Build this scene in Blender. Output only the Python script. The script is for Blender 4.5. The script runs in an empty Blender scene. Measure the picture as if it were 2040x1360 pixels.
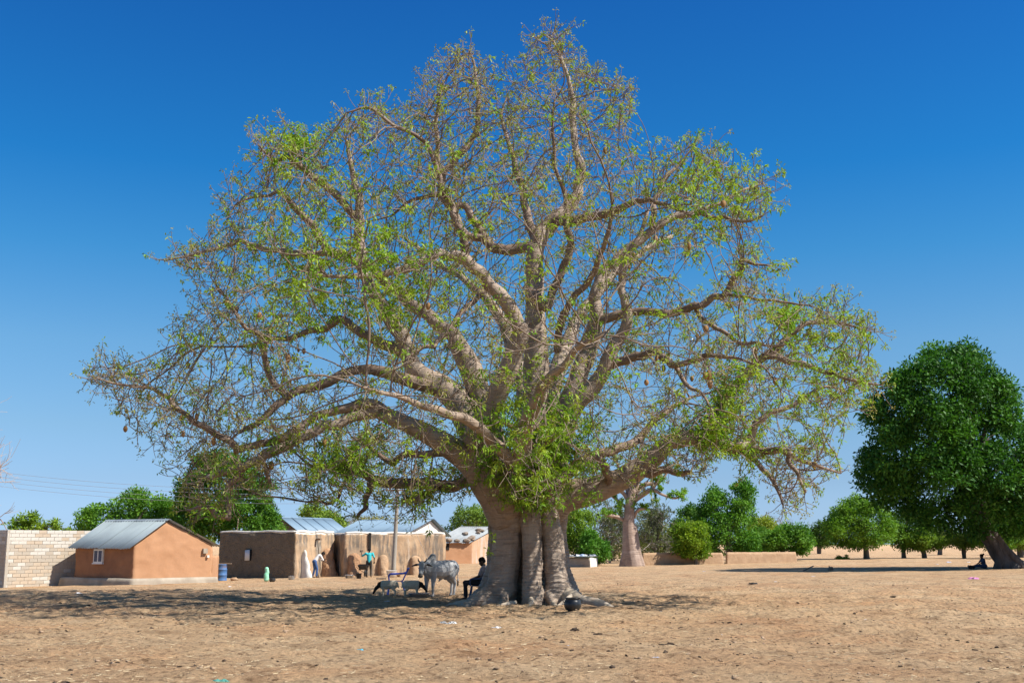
import bpy, bmesh, math, random
import numpy as np
from mathutils import Vector, Matrix, noise as mnoise
from mathutils.kdtree import KDTree

sc = bpy.context.scene
COL = sc.collection
rng = np.random.default_rng(7)
random.seed(7)

# ------------------------------------------------------------------ camera
F = 2267.0                 # focal length in photo pixels (40 mm on 36 mm, 2040 px wide)
EYE = 1.65
HOR = 1083.0               # photo row of the horizon
PITCH = math.atan((HOR - 680.0) / F)
cam_d = bpy.data.cameras.new('camera')
cam_d.lens = 40.0
cam_d.sensor_width = 36.0
cam_d.clip_end = 8000.0
cam = bpy.data.objects.new('camera', cam_d)
COL.objects.link(cam)
cam.location = (0, 0, EYE)
cam.rotation_euler = (math.pi / 2 + PITCH, 0, 0)
sc.camera = cam

# ------------------------------------------------------------------ light
SUN_EL = math.radians(48.0)
SUN_AZ = math.radians(-18.0)     # from +X, turned slightly towards the camera side
sun_dir = Vector((math.cos(SUN_EL) * math.cos(SUN_AZ), math.cos(SUN_EL) * math.sin(SUN_AZ), math.sin(SUN_EL)))
sun_d = bpy.data.lights.new('sun', 'SUN')
sun_d.energy = 4.2
sun_d.angle = math.radians(0.53)
sun_d.color = (1.0, 0.955, 0.88)
sun = bpy.data.objects.new('sun', sun_d)
COL.objects.link(sun)
sun.rotation_euler = (-sun_dir).to_track_quat('-Z', 'Y').to_euler()
sun.location = (30, 0, 40)

W = bpy.data.worlds.new('World')
sc.world = W
W.use_nodes = True
nt = W.node_tree
bg = nt.nodes['Background']
sky = nt.nodes.new('ShaderNodeTexSky')
sky.sky_type = 'NISHITA'
sky.sun_disc = False
sky.sun_elevation = SUN_EL
sky.sun_rotation = math.pi / 2 - SUN_AZ
sky.altitude = 200
sky.air_density = 1.1
sky.dust_density = 0.6
sky.ozone_density = 3.0
# dry-season sky as a polarised lens sees it: the physical sky, tinted by height above the horizon all the way round
tcw = nt.nodes.new('ShaderNodeTexCoord'); sepw = nt.nodes.new('ShaderNodeSeparateXYZ')
nt.links.new(tcw.outputs['Generated'], sepw.inputs[0])
rw = nt.nodes.new('ShaderNodeValToRGB')
TINT = [(0.0, (0.33, 0.50, 0.88)), (0.02, (0.28, 0.415, 0.75)), (0.053, (0.25, 0.345, 0.55)), (0.097, (0.25, 0.35, 0.475)), (0.166, (0.22, 0.37, 0.475)),
        (0.244, (0.105, 0.345, 0.495)), (0.315, (0.045, 0.30, 0.505)), (0.45, (0.035, 0.24, 0.485)), (0.60, (0.20, 0.34, 0.48)), (0.8, (0.42, 0.46, 0.48)), (1.0, (0.5, 0.5, 0.48))]
while len(rw.color_ramp.elements) < len(TINT): rw.color_ramp.elements.new(0.5)
for e_, (p_, c_) in zip(rw.color_ramp.elements, TINT):
    e_.position = p_; e_.color = (*c_, 1)
nt.links.new(sepw.outputs[2], rw.inputs[0])
mw = nt.nodes.new('ShaderNodeMix'); mw.data_type = 'RGBA'; mw.blend_type = 'MULTIPLY'; mw.inputs[0].default_value = 1.0
nt.links.new(sky.outputs[0], mw.inputs[6]); nt.links.new(rw.outputs[0], mw.inputs[7])
nt.links.new(mw.outputs[2], bg.inputs[0])
bg.inputs[1].default_value = 0.145

sc.view_settings.view_transform = 'Standard'
sc.view_settings.look = 'None'
sc.view_settings.exposure = 0.9
sc.view_settings.gamma = 1.0
sc.view_settings.use_curve_mapping = False
sc.render.engine = 'CYCLES'
sc.cycles.max_bounces = 5
sc.cycles.diffuse_bounces = 3
sc.cycles.glossy_bounces = 2
sc.cycles.transmission_bounces = 3
sc.cycles.transparent_max_bounces = 8
sc.cycles.caustics_reflective = False
sc.cycles.caustics_refractive = False
sc.cycles.sample_clamp_indirect = 6

# ------------------------------------------------------------------ helpers
CT, ST = math.cos(PITCH), math.sin(PITCH)

def at(px, py, D):
    """point of the place seen at a photo pixel, D metres ahead of the camera"""
    u = (px - 1020.0) / F
    v = (680.0 - py) / F
    fwd = CT - v * ST
    up = ST + v * CT
    k = D / fwd
    return Vector((u * k, D, EYE + up * k))

def at_np(px, py, D):
    u = (px - 1020.0) / F
    v = (680.0 - py) / F
    k = D / (CT - v * ST)
    return np.stack([u * k, D + 0 * k, EYE + (ST + v * CT) * k], -1)

def project(P):
    P = np.asarray(P, float)
    x, y, z = P[..., 0], P[..., 1], P[..., 2] - EYE
    fwd = y * CT + z * ST
    up = -y * ST + z * CT
    return 1020 + F * x / fwd, 680 - F * up / fwd

def _hash(ix, iy, seed):
    h = (ix.astype(np.int64) * 374761393 + iy.astype(np.int64) * 668265263 + seed * 982451653) & 0x7fffffff
    h = ((h ^ (h >> 13)) * 1274126177) & 0x7fffffff
    h = (h ^ (h >> 16)) & 0xffff
    return h / 65535.0

def vnoise(x, y, seed=0):
    ix, iy = np.floor(x), np.floor(y)
    fx, fy = x - ix, y - iy
    fx = fx * fx * (3 - 2 * fx)
    fy = fy * fy * (3 - 2 * fy)
    a = _hash(ix, iy, seed); b = _hash(ix + 1, iy, seed)
    c = _hash(ix, iy + 1, seed); d = _hash(ix + 1, iy + 1, seed)
    return (a + (b - a) * fx) * (1 - fy) + (c + (d - c) * fx) * fy - 0.5

def smooth(a, b, x):
    t = np.clip((x - a) / (b - a), 0, 1)
    return t * t * (3 - 2 * t)

def ground_np(x, y):
    x = np.asarray(x, float); y = np.asarray(y, float)
    base = np.interp(x, [-27, -20, -9, 13.4, 29, 60], [-0.62, -0.45, -0.27, 0.0, 0.18, 0.25]) * smooth(37, 58, y)
    fade = 1 - 0.85 * smooth(45, 80, y)
    r = 0.10 * vnoise(x / 2.6, y / 2.6, 1) + 0.085 * vnoise(x / 0.9, y / 0.9, 2) \
        + 0.085 * vnoise(x / 0.40, y / 0.40, 3) + 0.055 * vnoise(x / 0.20, y / 0.20, 4)
    fur = np.sin(2 * math.pi * ((y - 0.22 * x) / 1.25 + 0.9 * vnoise(x / 3.0, y / 3.0, 9)))
    fm = smooth(2.5, 7, x + 6 * vnoise(x / 5, y / 5, 11)) * (1 - smooth(34, 44, y))
    r = r + 0.05 * fur * fm
    # trodden flat under the tree and round the walls
    return base + r * fade

def gz(x, y):
    return float(ground_np(np.array([x]), np.array([y]))[0])

def gp(px, D):
    """ground point below photo column px at distance D"""
    # the column is nearly vertical in the picture: use the row of the ground there
    py = HOR + EYE * F / D
    x = at(px, py, D).x
    return Vector((x, D, gz(x, D)))

def tag(o, label=None, cat=None, group=None, kind=None):
    if label: o['label'] = label
    if cat: o['category'] = cat
    if group: o['group'] = group
    if kind: o['kind'] = kind
    return o

def empty(name, loc, label, cat, group=None, rotz=0.0):
    o = bpy.data.objects.new(name, None)
    COL.objects.link(o)
    o.location = loc
    o.rotation_euler = (0, 0, rotz)
    o.empty_display_size = 0.2
    return tag(o, label, cat, group)

def link(name, me, parent=None, mats=None, world=True):
    """link mesh data given in world coordinates; under a parent it is moved into parent space"""
    o = bpy.data.objects.new(name, me)
    COL.objects.link(o)
    if mats:
        for m in (mats if isinstance(mats, (list, tuple)) else [mats]):
            me.materials.append(m)
    if parent is not None:
        o.parent = parent
        if world:
            M = Matrix.LocRotScale(parent.location, parent.rotation_euler, parent.scale)
            if parent.parent is not None:
                pp = parent.parent
                M = Matrix.LocRotScale(pp.location, pp.rotation_euler, pp.scale) @ parent.matrix_parent_inverse @ M
            o.matrix_parent_inverse = M.inverted()
    return o

def mesh_np(name, V, Fc, col=None, smoothf=False):
    """fast mesh from numpy arrays; Fc is (n,3) or (n,4)"""
    V = np.ascontiguousarray(V, dtype=np.float32)
    Fc = np.ascontiguousarray(Fc, dtype=np.int32)
    me = bpy.data.meshes.new(name)
    n, k = Fc.shape
    me.vertices.add(len(V)); me.vertices.foreach_set('co', V.ravel())
    me.loops.add(n * k); me.loops.foreach_set('vertex_index', Fc.ravel())
    me.polygons.add(n)
    me.polygons.foreach_set('loop_start', np.arange(0, n * k, k, dtype=np.int32))
    if smoothf:
        me.polygons.foreach_set('use_smooth', np.ones(n, dtype=bool))
    if col is not None:
        a = me.color_attributes.new('tint', 'FLOAT_COLOR', 'POINT')
        c = np.ones((len(V), 4), np.float32); c[:, :3] = col
        a.data.foreach_set('color', c.ravel())
    me.update(calc_edges=True)
    me.validate()
    return me

class Soup:
    """collects quads / triangles (as quads with a repeated corner avoided: separate lists)"""
    def __init__(s): s.V = []; s.Q = []; s.n = 0
    def add(s, V, Q):
        s.V.append(np.asarray(V, float)); s.Q.append(np.asarray(Q, int) + s.n); s.n += len(V)
    def mesh(s, name, smoothf=False, col=None):
        return mesh_np(name, np.concatenate(s.V), np.concatenate(s.Q), col, smoothf)

def tube(P, R, sides=6, cap=True, wob=0.0, seed=0):
    """quads of a tube along points P with radii R"""
    P = np.asarray(P, float); R = np.asarray(R, float)
    n = len(P)
    T = np.empty_like(P)
    T[1:-1] = P[2:] - P[:-2] if n > 2 else T[1:-1]
    T[0] = P[1] - P[0]; T[-1] = P[-1] - P[-2]
    T /= np.linalg.norm(T, axis=1, keepdims=True) + 1e-9
    ref = np.array([0.31, 0.22, 0.92]) if abs(T[0, 2]) < 0.9 else np.array([0.95, 0.3, 0.1])
    A = np.empty_like(P)
    a = ref - T[0] * ref.dot(T[0]); a /= np.linalg.norm(a)
    for i in range(n):
        a = a - T[i] * a.dot(T[i]); a /= np.linalg.norm(a) + 1e-9
        A[i] = a
    B = np.cross(T, A)
    th = np.linspace(0, 2 * math.pi, sides, endpoint=False)
    c, s = np.cos(th), np.sin(th)
    rr = np.repeat(R[:, None], sides, 1)
    if wob:
        g = np.random.default_rng(seed)
        ph = g.uniform(0, 6.28, 3)
        k = np.arange(n)[:, None]
        rr = rr * (1 + wob * (np.sin(2 * th[None] + ph[0] + k * 0.35) * 0.6 + np.sin(3 * th[None] + ph[1] - k * 0.6) * 0.4)
                   + wob * 0.7 * g.normal(size=(n, 1)) * 0.5)
    V = P[:, None, :] + rr[:, :, None] * (A[:, None, :] * c[None, :, None] + B[:, None, :] * s[None, :, None])
    V = V.reshape(-1, 3)
    i = np.arange(n - 1)[:, None] * sides
    j = np.arange(sides)[None]
    j2 = (j + 1) % sides
    Q = np.stack([i + j, i + j2, i + sides + j2, i + sides + j], -1).reshape(-1, 4)
    if cap:
        V = np.concatenate([V, P[:1], P[-1:]])
        m = n * sides
        jj = np.arange(0, sides, 2)
        q0 = np.stack([np.full_like(jj, m), (jj + 2) % sides, (jj + 1) % sides, jj], -1)
        b = (n - 1) * sides
        q1 = np.stack([np.full_like(jj, m + 1), b + jj, b + (jj + 1) % sides, b + (jj + 2) % sides], -1)
        if sides % 2 == 0:
            Q = np.concatenate([Q, q0, q1])
    return V, Q

def spline(pts, sub=6):
    """Catmull-Rom through rows of pts"""
    P = np.asarray(pts, float)
    P = np.concatenate([2 * P[:1] - P[1:2], P, 2 * P[-1:] - P[-2:-1]])
    out = []
    for i in range(1, len(P) - 2):
        p0, p1, p2, p3 = P[i - 1], P[i], P[i + 1], P[i + 2]
        for t in np.linspace(0, 1, sub, endpoint=False):
            out.append(0.5 * ((2 * p1) + (p2 - p0) * t + (2 * p0 - 5 * p1 + 4 * p2 - p3) * t * t + (3 * p1 - p0 - 3 * p2 + p3) * t ** 3))
    out.append(P[-2])
    return np.array(out)

def bm_mesh(name, bm, smoothf=False):
    me = bpy.data.meshes.new(name)
    bmesh.ops.recalc_face_normals(bm, faces=bm.faces)
    bm.to_mesh(me); bm.free()
    if smoothf:
        me.polygons.foreach_set('use_smooth', np.ones(len(me.polygons), dtype=bool))
    return me

def hexa(bm, corners):
    """box from 8 corners: bottom loop 0-3, top loop 4-7"""
    v = [bm.verts.new(c) for c in corners]
    for f in ((3, 2, 1, 0), (4, 5, 6, 7), (0, 1, 5, 4), (1, 2, 6, 5), (2, 3, 7, 6), (3, 0, 4, 7)):
        bm.faces.new([v[i] for i in f])
    return v

def box(bm, c, s, rz=0.0, M=None):
    hx, hy, hz = s[0] / 2, s[1] / 2, s[2] / 2
    R = Matrix.Rotation(rz, 3, 'Z')
    cs = []
    for z in (-hz, hz):
        for x, y in ((-hx, -hy), (hx, -hy), (hx, hy), (-hx, hy)):
            p = R @ Vector((x, y, z)) + Vector(c)
            cs.append(M @ p if M else p)
    return hexa(bm, cs)

def beam(bm, a, b, w, t, up=Vector((0, 0, 1))):
    a, b = Vector(a), Vector(b)
    d = (b - a).normalized()
    s = d.cross(up)
    if s.length < 1e-4: s = d.cross(Vector((1, 0, 0)))
    s.normalize(); u = s.cross(d)
    cs = []
    for p in (a, b):
        cs += [p - s * w / 2 - u * t / 2, p + s * w / 2 - u * t / 2, p + s * w / 2 + u * t / 2, p - s * w / 2 + u * t / 2]
    hexa(bm, cs)

def lathe(prof, sides=24, center=(0, 0, 0)):
    """closed revolve of (r,z) profile -> V,Q"""
    prof = np.asarray(prof, float)
    th = np.linspace(0, 2 * math.pi, sides, endpoint=False)
    V = np.stack([prof[:, None, 0] * np.cos(th), prof[:, None, 0] * np.sin(th), np.repeat(prof[:, None, 1], sides, 1)], -1).reshape(-1, 3) + np.array(center)
    n = len(prof)
    i = np.arange(n - 1)[:, None] * sides; j = np.arange(sides)[None]; j2 = (j + 1) % sides
    Q = np.stack([i + j, i + j2, i + sides + j2, i + sides + j], -1).reshape(-1, 4)
    return V, Q

def capsule(p0, r0, p1, r1, sides=12):
    p0 = np.asarray(p0, float); p1 = np.asarray(p1, float)
    d = p1 - p0; L = np.linalg.norm(d)
    d = d / L if L > 1e-6 else np.array([0, 0, 1.0])
    P, R = [], []
    for a in (-90, -65, -40, -18): 
        P.append(p0 + d * r0 * math.sin(math.radians(a))); R.append(max(r0 * math.cos(math.radians(a)), r0 * 0.02))
    for a in (18, 40, 65, 90):
        P.append(p1 + d * r1 * math.sin(math.radians(a))); R.append(max(r1 * math.cos(math.radians(a)), r1 * 0.02))
    return tube(P, R, sides, cap=True)

def organic(name, caps, voxel, it=4, fac=0.5, extra=None):
    """one continuous skin round a set of tapered capsules (voxel union, then relaxed)"""
    s = Soup()
    for c in caps:
        s.add(*capsule(*c))
    me = s.mesh('tmp')
    o = bpy.data.objects.new('tmp', me); COL.objects.link(o)
    m = o.modifiers.new('r', 'REMESH'); m.mode = 'VOXEL'; m.voxel_size = voxel
    if it:
        k = o.modifiers.new('s', 'SMOOTH'); k.iterations = it; k.factor = fac
    dg = bpy.context.evaluated_depsgraph_get()
    new = bpy.data.meshes.new_from_object(o.evaluated_get(dg))
    bpy.data.objects.remove(o); bpy.data.meshes.remove(me)
    new.name = name
    new.polygons.foreach_set('use_smooth', np.ones(len(new.polygons), dtype=bool))
    return new

def get_co(me):
    a = np.empty(len(me.vertices) * 3, np.float32); me.vertices.foreach_get('co', a)
    return a.reshape(-1, 3)

def set_co(me, V):
    me.vertices.foreach_set('co', np.ascontiguousarray(V, np.float32).ravel()); me.update()

def mat_by(me, fn):
    """material index per face from its centre"""
    c = np.empty(len(me.polygons) * 3, np.float32); me.polygons.foreach_get('center', c)
    me.polygons.foreach_set('material_index', fn(c.reshape(-1, 3)).astype(np.int32))

# ------------------------------------------------------------------ materials
def new_mat(name):
    m = bpy.data.materials.new(name); m.use_nodes = True
    t = m.node_tree
    return m, t, t.nodes['Principled BSDF']

def N(t, typ, **kw):
    n = t.nodes.new(typ)
    for k, v in kw.items():
        setattr(n, k, v)
    return n

def coords(t, scale=(1, 1, 1), kind='Object'):
    tc = N(t, 'ShaderNodeTexCoord'); mp = N(t, 'ShaderNodeMapping')
    mp.inputs['Scale'].default_value = scale
    t.links.new(tc.outputs[kind], mp.inputs[0])
    return mp.outputs[0]

def noise_n(t, vec, scale, detail=4, rough=0.55, dist=0.0):
    n = N(t, 'ShaderNodeTexNoise')
    n.inputs['Scale'].default_value = scale; n.inputs['Detail'].default_value = detail
    n.inputs['Roughness'].default_value = rough; n.inputs['Distortion'].default_value = dist
    t.links.new(vec, n.inputs['Vector'])
    return n.outputs['Fac']

def ramp(t, fac, stops):
    r = N(t, 'ShaderNodeValToRGB')
    e = r.color_ramp.elements
    while len(e) < len(stops): e.new(0.5)
    for i, (p, c) in enumerate(stops):
        e[i].position = p; e[i].color = (c[0], c[1], c[2], 1)
    t.links.new(fac, r.inputs[0])
    return r.outputs[0]

def mix(t, fac, a, b, typ='MIX'):
    m = N(t, 'ShaderNodeMix', data_type='RGBA', blend_type=typ)
    if isinstance(fac, (int, float)): m.inputs[0].default_value = fac
    else: t.links.new(fac, m.inputs[0])
    for i, v in ((6, a), (7, b)):
        if isinstance(v, tuple): m.inputs[i].default_value = (v[0], v[1], v[2], 1)
        else: t.links.new(v, m.inputs[i])
    return m.outputs[2]

def bump(t, b, h, strength, dist):
    n = N(t, 'ShaderNodeBump'); n.inputs['Strength'].default_value = strength; n.inputs['Distance'].default_value = dist
    t.links.new(h, n.inputs['Height']); t.links.new(n.outputs[0], b.inputs['Normal'])

def simple(name, c1, c2=None, scale=6.0, rough=0.85, bmp=0.0, metal=0.0, stretch=(1, 1, 1), lo=0.3, hi=0.7, spec=0.3, bdist=0.02, detail=5):
    m, t, b = new_mat(name)
    v = coords(t, stretch)
    f = noise_n(t, v, scale, detail)
    t.links.new(ramp(t, f, [(lo, c1), (hi, c2 or tuple(x * 0.7 for x in c1))]), b.inputs['Base Color'])
    b.inputs['Roughness'].default_value = rough; b.inputs['Metallic'].default_value = metal
    b.inputs['Specular IOR Level'].default_value = spec
    if bmp:
        bump(t, b, noise_n(t, v, scale * 3, 4), bmp, bdist)
    return m

def leaf_mat(name, trans=0.35, rough=0.5, spec=0.35, tsat=(1.1, 1.25, 0.5)):
    m, t, b = new_mat(name)
    at_ = N(t, 'ShaderNodeAttribute', attribute_name='tint')
    t.links.new(at_.outputs['Color'], b.inputs['Base Color'])
    b.inputs['Roughness'].default_value = rough; b.inputs['Specular IOR Level'].default_value = spec
    tr = N(t, 'ShaderNodeBsdfTranslucent')
    t.links.new(mix(t, 1.0, at_.outputs['Color'], tsat, 'MULTIPLY'), tr.inputs[0])
    ms = N(t, 'ShaderNodeMixShader'); ms.inputs[0].default_value = trans
    out = t.nodes['Material Output']
    t.links.new(b.outputs[0], ms.inputs[1]); t.links.new(tr.outputs[0], ms.inputs[2]); t.links.new(ms.outputs[0], out.inputs[0])
    return m

def ground_mat():
    m, t, b = new_mat('sand')
    v = coords(t)
    big = noise_n(t, v, 0.3, 6, 0.65, 0.6)
    mid = noise_n(t, v, 1.1, 6, 0.65, 0.6)
    fine = noise_n(t, v, 9.0, 6, 0.7)
    base = ramp(t, big, [(0.3, (0.54, 0.32, 0.175)), (0.5, (0.585, 0.395, 0.232)), (0.72, (0.63, 0.465, 0.295))])
    base = mix(t, 0.85, base, ramp(t, mid, [(0.32, (0.55, 0.51, 0.47)), (0.46, (0.92, 0.91, 0.89)), (0.68, (1.16, 1.12, 1.06))]), 'MULTIPLY')
    base = mix(t, 0.9, base, ramp(t, fine, [(0.36, (0.36, 0.31, 0.27)), (0.47, (0.97, 0.96, 0.95)), (0.68, (1.28, 1.26, 1.22))]), 'MULTIPLY')
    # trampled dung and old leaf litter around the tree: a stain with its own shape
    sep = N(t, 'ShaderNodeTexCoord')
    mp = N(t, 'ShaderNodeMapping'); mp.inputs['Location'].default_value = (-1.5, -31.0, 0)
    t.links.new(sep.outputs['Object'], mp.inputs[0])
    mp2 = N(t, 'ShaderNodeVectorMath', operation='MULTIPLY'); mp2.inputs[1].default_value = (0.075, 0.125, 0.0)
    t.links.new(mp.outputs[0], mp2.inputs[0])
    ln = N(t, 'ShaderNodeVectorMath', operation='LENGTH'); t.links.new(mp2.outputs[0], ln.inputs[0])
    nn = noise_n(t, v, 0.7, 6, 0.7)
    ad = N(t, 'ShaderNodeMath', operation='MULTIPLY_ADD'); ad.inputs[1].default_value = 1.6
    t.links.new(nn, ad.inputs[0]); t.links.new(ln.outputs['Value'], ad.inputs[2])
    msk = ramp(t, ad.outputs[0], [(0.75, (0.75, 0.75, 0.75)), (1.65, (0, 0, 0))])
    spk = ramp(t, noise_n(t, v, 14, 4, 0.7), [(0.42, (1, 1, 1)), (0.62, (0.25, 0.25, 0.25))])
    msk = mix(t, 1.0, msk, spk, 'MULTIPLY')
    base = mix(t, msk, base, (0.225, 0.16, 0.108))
    # scattered dark specks of dung everywhere
    vo = N(t, 'ShaderNodeTexVoronoi'); vo.inputs['Scale'].default_value = 5.0
    t.links.new(v, vo.inputs['Vector'])
    sp = ramp(t, vo.outputs['Distance'], [(0.08, (0.8, 0.8, 0.8)), (0.20, (0, 0, 0))])
    gate = ramp(t, noise_n(t, v, 0.9, 3), [(0.5, (0, 0, 0)), (0.6, (1, 1, 1))])
    base = mix(t, mix(t, 1.0, sp, gate, 'MULTIPLY'), base, (0.12, 0.085, 0.06))
    t.links.new(base, b.inputs['Base Color'])
    b.inputs['Roughness'].default_value = 0.95; b.inputs['Specular IOR Level'].default_value = 0.15
    bump(t, b, noise_n(t, v, 11, 6, 0.8), 1.0, 0.16)
    return m

def bark_mat(name, c1, c2, c3, ring=1.0, bstr=0.7, rough=0.62):
    """smooth baobab skin: stretched horizontal wrinkles and blotches"""
    m, t, b = new_mat(name)
    v = coords(t, (1, 1, 1)); vr = coords(t, (0.45, 0.45, 5.5))
    n1 = noise_n(t, v, 1.6, 6, 0.6, 0.3)
    wr = noise_n(t, vr, 3.2 * ring, 5, 0.62, 0.9)
    fi = noise_n(t, v, 22, 4, 0.6)
    c = ramp(t, n1, [(0.28, c1), (0.5, c2), (0.72, c3)])
    c = mix(t, 0.75, c, ramp(t, wr, [(0.33, (0.55, 0.52, 0.5)), (0.47, (1, 1, 1)), (0.7, (1.12, 1.1, 1.07))]), 'MULTIPLY')
    c = mix(t, 0.6, c, ramp(t, fi, [(0.3, (0.78, 0.76, 0.74)), (0.6, (1.05, 1.05, 1.05))]), 'MULTIPLY')
    t.links.new(c, b.inputs['Base Color'])
    b.inputs['Roughness'].default_value = rough; b.inputs['Specular IOR Level'].default_value = 0.3
    ad = N(t, 'ShaderNodeMath', operation='MULTIPLY_ADD'); ad.inputs[1].default_value = 0.35
    t.links.new(fi, ad.inputs[0]); t.links.new(wr, ad.inputs[2])
    bump(t, b, ad.outputs[0], bstr, 0.07)
    return m

def stained_plaster(name, base1, base2, dark=(0.13, 0.12, 0.105), amount=0.55, top=None):
    """weathered plaster: vertical rain streaks, flaked patches"""
    m, t, b = new_mat(name)
    v = coords(t); vs = coords(t, (1.0, 1.0, 0.12))
    c = ramp(t, noise_n(t, v, 1.3, 6, 0.62), [(0.32, base1), (0.68, base2)])
    st = noise_n(t, vs, 2.6, 5, 0.65, 0.2)
    pa = noise_n(t, v, 0.55, 3, 0.5)
    f1 = ramp(t, st, [(0.44, (0, 0, 0)), (0.56, (1, 1, 1))])
    f2 = ramp(t, pa, [(0.34, (0, 0, 0)), (0.48, (amount, amount, amount))])
    c = mix(t, mix(t, 1.0, f1, f2, 'MULTIPLY'), c, dark)
    pale = ramp(t, noise_n(t, vs, 1.7, 5, 0.7, 0.5), [(0.60, (0, 0, 0)), (0.70, (0.6, 0.6, 0.6))])
    c = mix(t, pale, c, (0.62, 0.55, 0.45))
    if top:
        geo = N(t, 'ShaderNodeSeparateXYZ'); t.links.new(coords(t), geo.inputs[0])
        ad = N(t, 'ShaderNodeMath', operation='MULTIPLY_ADD'); ad.inputs[1].default_value = 0.3
        t.links.new(noise_n(t, v, 3, 4), ad.inputs[0]); t.links.new(geo.outputs[2], ad.inputs[2])
        f = ramp(t, ad.outputs[0], [((top + 0.08) / 4, (0, 0, 0)), ((top + 0.13) / 4, (1, 1, 1))])
        sc_ = N(t, 'ShaderNodeMath', operation='DIVIDE'); sc_.inputs[1].default_value = 4.0
        t.links.new(ad.outputs[0], sc_.inputs[0])
        rmp = [n for n in t.nodes if n.type == 'VALTORGB'][-1]
        t.links.new(sc_.outputs[0], rmp.inputs[0])
        c = mix(t, f, c, (0.66, 0.60, 0.52))
    t.links.new(c, b.inputs['Base Color'])
    b.inputs['Roughness'].default_value = 0.95; b.inputs['Specular IOR Level'].default_value = 0.15
    bump(t, b, noise_n(t, v, 9, 6, 0.7), 0.6, 0.03)
    return m

M = {}
M['sand'] = ground_mat()
M['bark'] = bark_mat('baobab_bark', (0.25, 0.18, 0.128), (0.345, 0.265, 0.20), (0.43, 0.345, 0.27), rough=0.5)
M['branch'] = bark_mat('baobab_branch_bark', (0.15, 0.10, 0.07), (0.235, 0.165, 0.12), (0.33, 0.245, 0.185), bstr=0.4)
M['twig'] = simple('baobab_twig_bark', (0.15, 0.105, 0.075), (0.27, 0.205, 0.15), 3.0, 0.8)
M['root'] = simple('baobab_root_bark', (0.50, 0.42, 0.32), (0.32, 0.25, 0.185), 5.0, 0.75, 0.6)
M['bark2'] = bark_mat('second_baobab_bark', (0.26, 0.18, 0.135), (0.35, 0.255, 0.20), (0.42, 0.32, 0.255))
M['bark_dark'] = simple('dark_tree_bark', (0.055, 0.045, 0.038), (0.13, 0.11, 0.095), 4.0, 0.9, 0.9, stretch=(1, 1, 0.3), bdist=0.06)
M['bark_grey'] = simple('grey_tree_bark', (0.10, 0.082, 0.065), (0.19, 0.16, 0.13), 5.0, 0.9, 0.6, stretch=(1, 1, 0.3))
M['bark_pale'] = simple('pale_dry_bark', (0.36, 0.27, 0.21), (0.48, 0.38, 0.31), 3.0, 0.9)
M['bark_thorn'] = simple('thorn_tree_bark', (0.16, 0.14, 0.115), (0.28, 0.25, 0.21), 3.0, 0.9)
M['leaf'] = leaf_mat('baobab_leaf', 0.38)
M['leaf_dark'] = leaf_mat('glossy_dark_leaf', 0.25, 0.55, 0.22)
M['leaf_mid'] = leaf_mat('tree_leaf', 0.32, 0.6, 0.2)
M['fruit'] = simple('baobab_fruit_skin', (0.34, 0.19, 0.07), (0.22, 0.12, 0.05), 8.0, 0.85, 0.3)
M['stalk'] = simple('fruit_stalk', (0.16, 0.12, 0.09), (0.1, 0.08, 0.06), 5.0)
M['straw'] = leaf_mat('straw', 0.0, 0.8, 0.2)
M['clod'] = simple('dung', (0.055, 0.038, 0.026), (0.11, 0.075, 0.05), 9.0, 0.95, 0.8, bdist=0.02)
M['mud_orange'] = simple('ochre_mud_plaster', (0.46, 0.25, 0.135), (0.40, 0.21, 0.108), 1.2, 0.95, 0.5, bdist=0.03, detail=8)
M['mud_brown'] = simple('rough_brown_mud', (0.34, 0.165, 0.085), (0.25, 0.12, 0.065), 1.6, 0.95, 0.7, bdist=0.04, detail=8)
M['mud_grey'] = simple('fresh_grey_mud_plaster', (0.26, 0.20, 0.13), (0.185, 0.14, 0.09), 3.0, 0.95, 1.0, bdist=0.2, detail=8)
M['mud_tan'] = simple('tan_mud', (0.46, 0.31, 0.19), (0.34, 0.215, 0.125), 2.0, 0.95, 0.9, bdist=0.05, detail=8)
M['mud_raw'] = simple('crumbling_mud', (0.47, 0.275, 0.15), (0.30, 0.165, 0.09), 3.5, 0.95, 1.0, bdist=0.08, detail=8)
M['stain'] = stained_plaster('stained_plaster', (0.49, 0.345, 0.215), (0.42, 0.275, 0.165), amount=0.8, top=2.28)
M['stain2'] = stained_plaster('flaking_wash_plaster', (0.52, 0.34, 0.215), (0.47, 0.29, 0.175), (0.50, 0.45, 0.40), 0.7)
M['white'] = simple('limewash', (0.74, 0.71, 0.64), (0.60, 0.55, 0.47), 3.0, 0.9, 0.4)
M['white_trim'] = simple('white_paint', (0.78, 0.77, 0.74), (0.66, 0.65, 0.62), 3.0, 0.6)
M['block'] = simple('concrete_block', (0.47, 0.41, 0.33), (0.40, 0.34, 0.265), 1.4, 0.95, 0.5)
M['block_pale'] = simple('new_concrete_block', (0.58, 0.54, 0.47), (0.50, 0.46, 0.395), 1.4, 0.95, 0.5)
M['block_warm'] = simple('sandy_concrete_block', (0.49, 0.405, 0.305), (0.44, 0.35, 0.255), 1.4, 0.95, 0.5)
M['mortar'] = simple('mortar', (0.47, 0.425, 0.35), (0.38, 0.33, 0.265), 2.0, 0.95, 0.5)
M['concrete'] = simple('weathered_concrete', (0.42, 0.36, 0.28), (0.27, 0.22, 0.165), 1.5, 0.95, 0.6)
M['zinc'] = simple('corrugated_zinc', (0.33, 0.385, 0.40), (0.25, 0.295, 0.31), 0.8, 0.5, 0.0, 0.2, stretch=(1, 1, 1))
M['zinc_blue'] = simple('bluish_zinc', (0.20, 0.285, 0.36), (0.165, 0.245, 0.32), 0.6, 0.6, 0.0, 0.0, spec=0.3)
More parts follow.
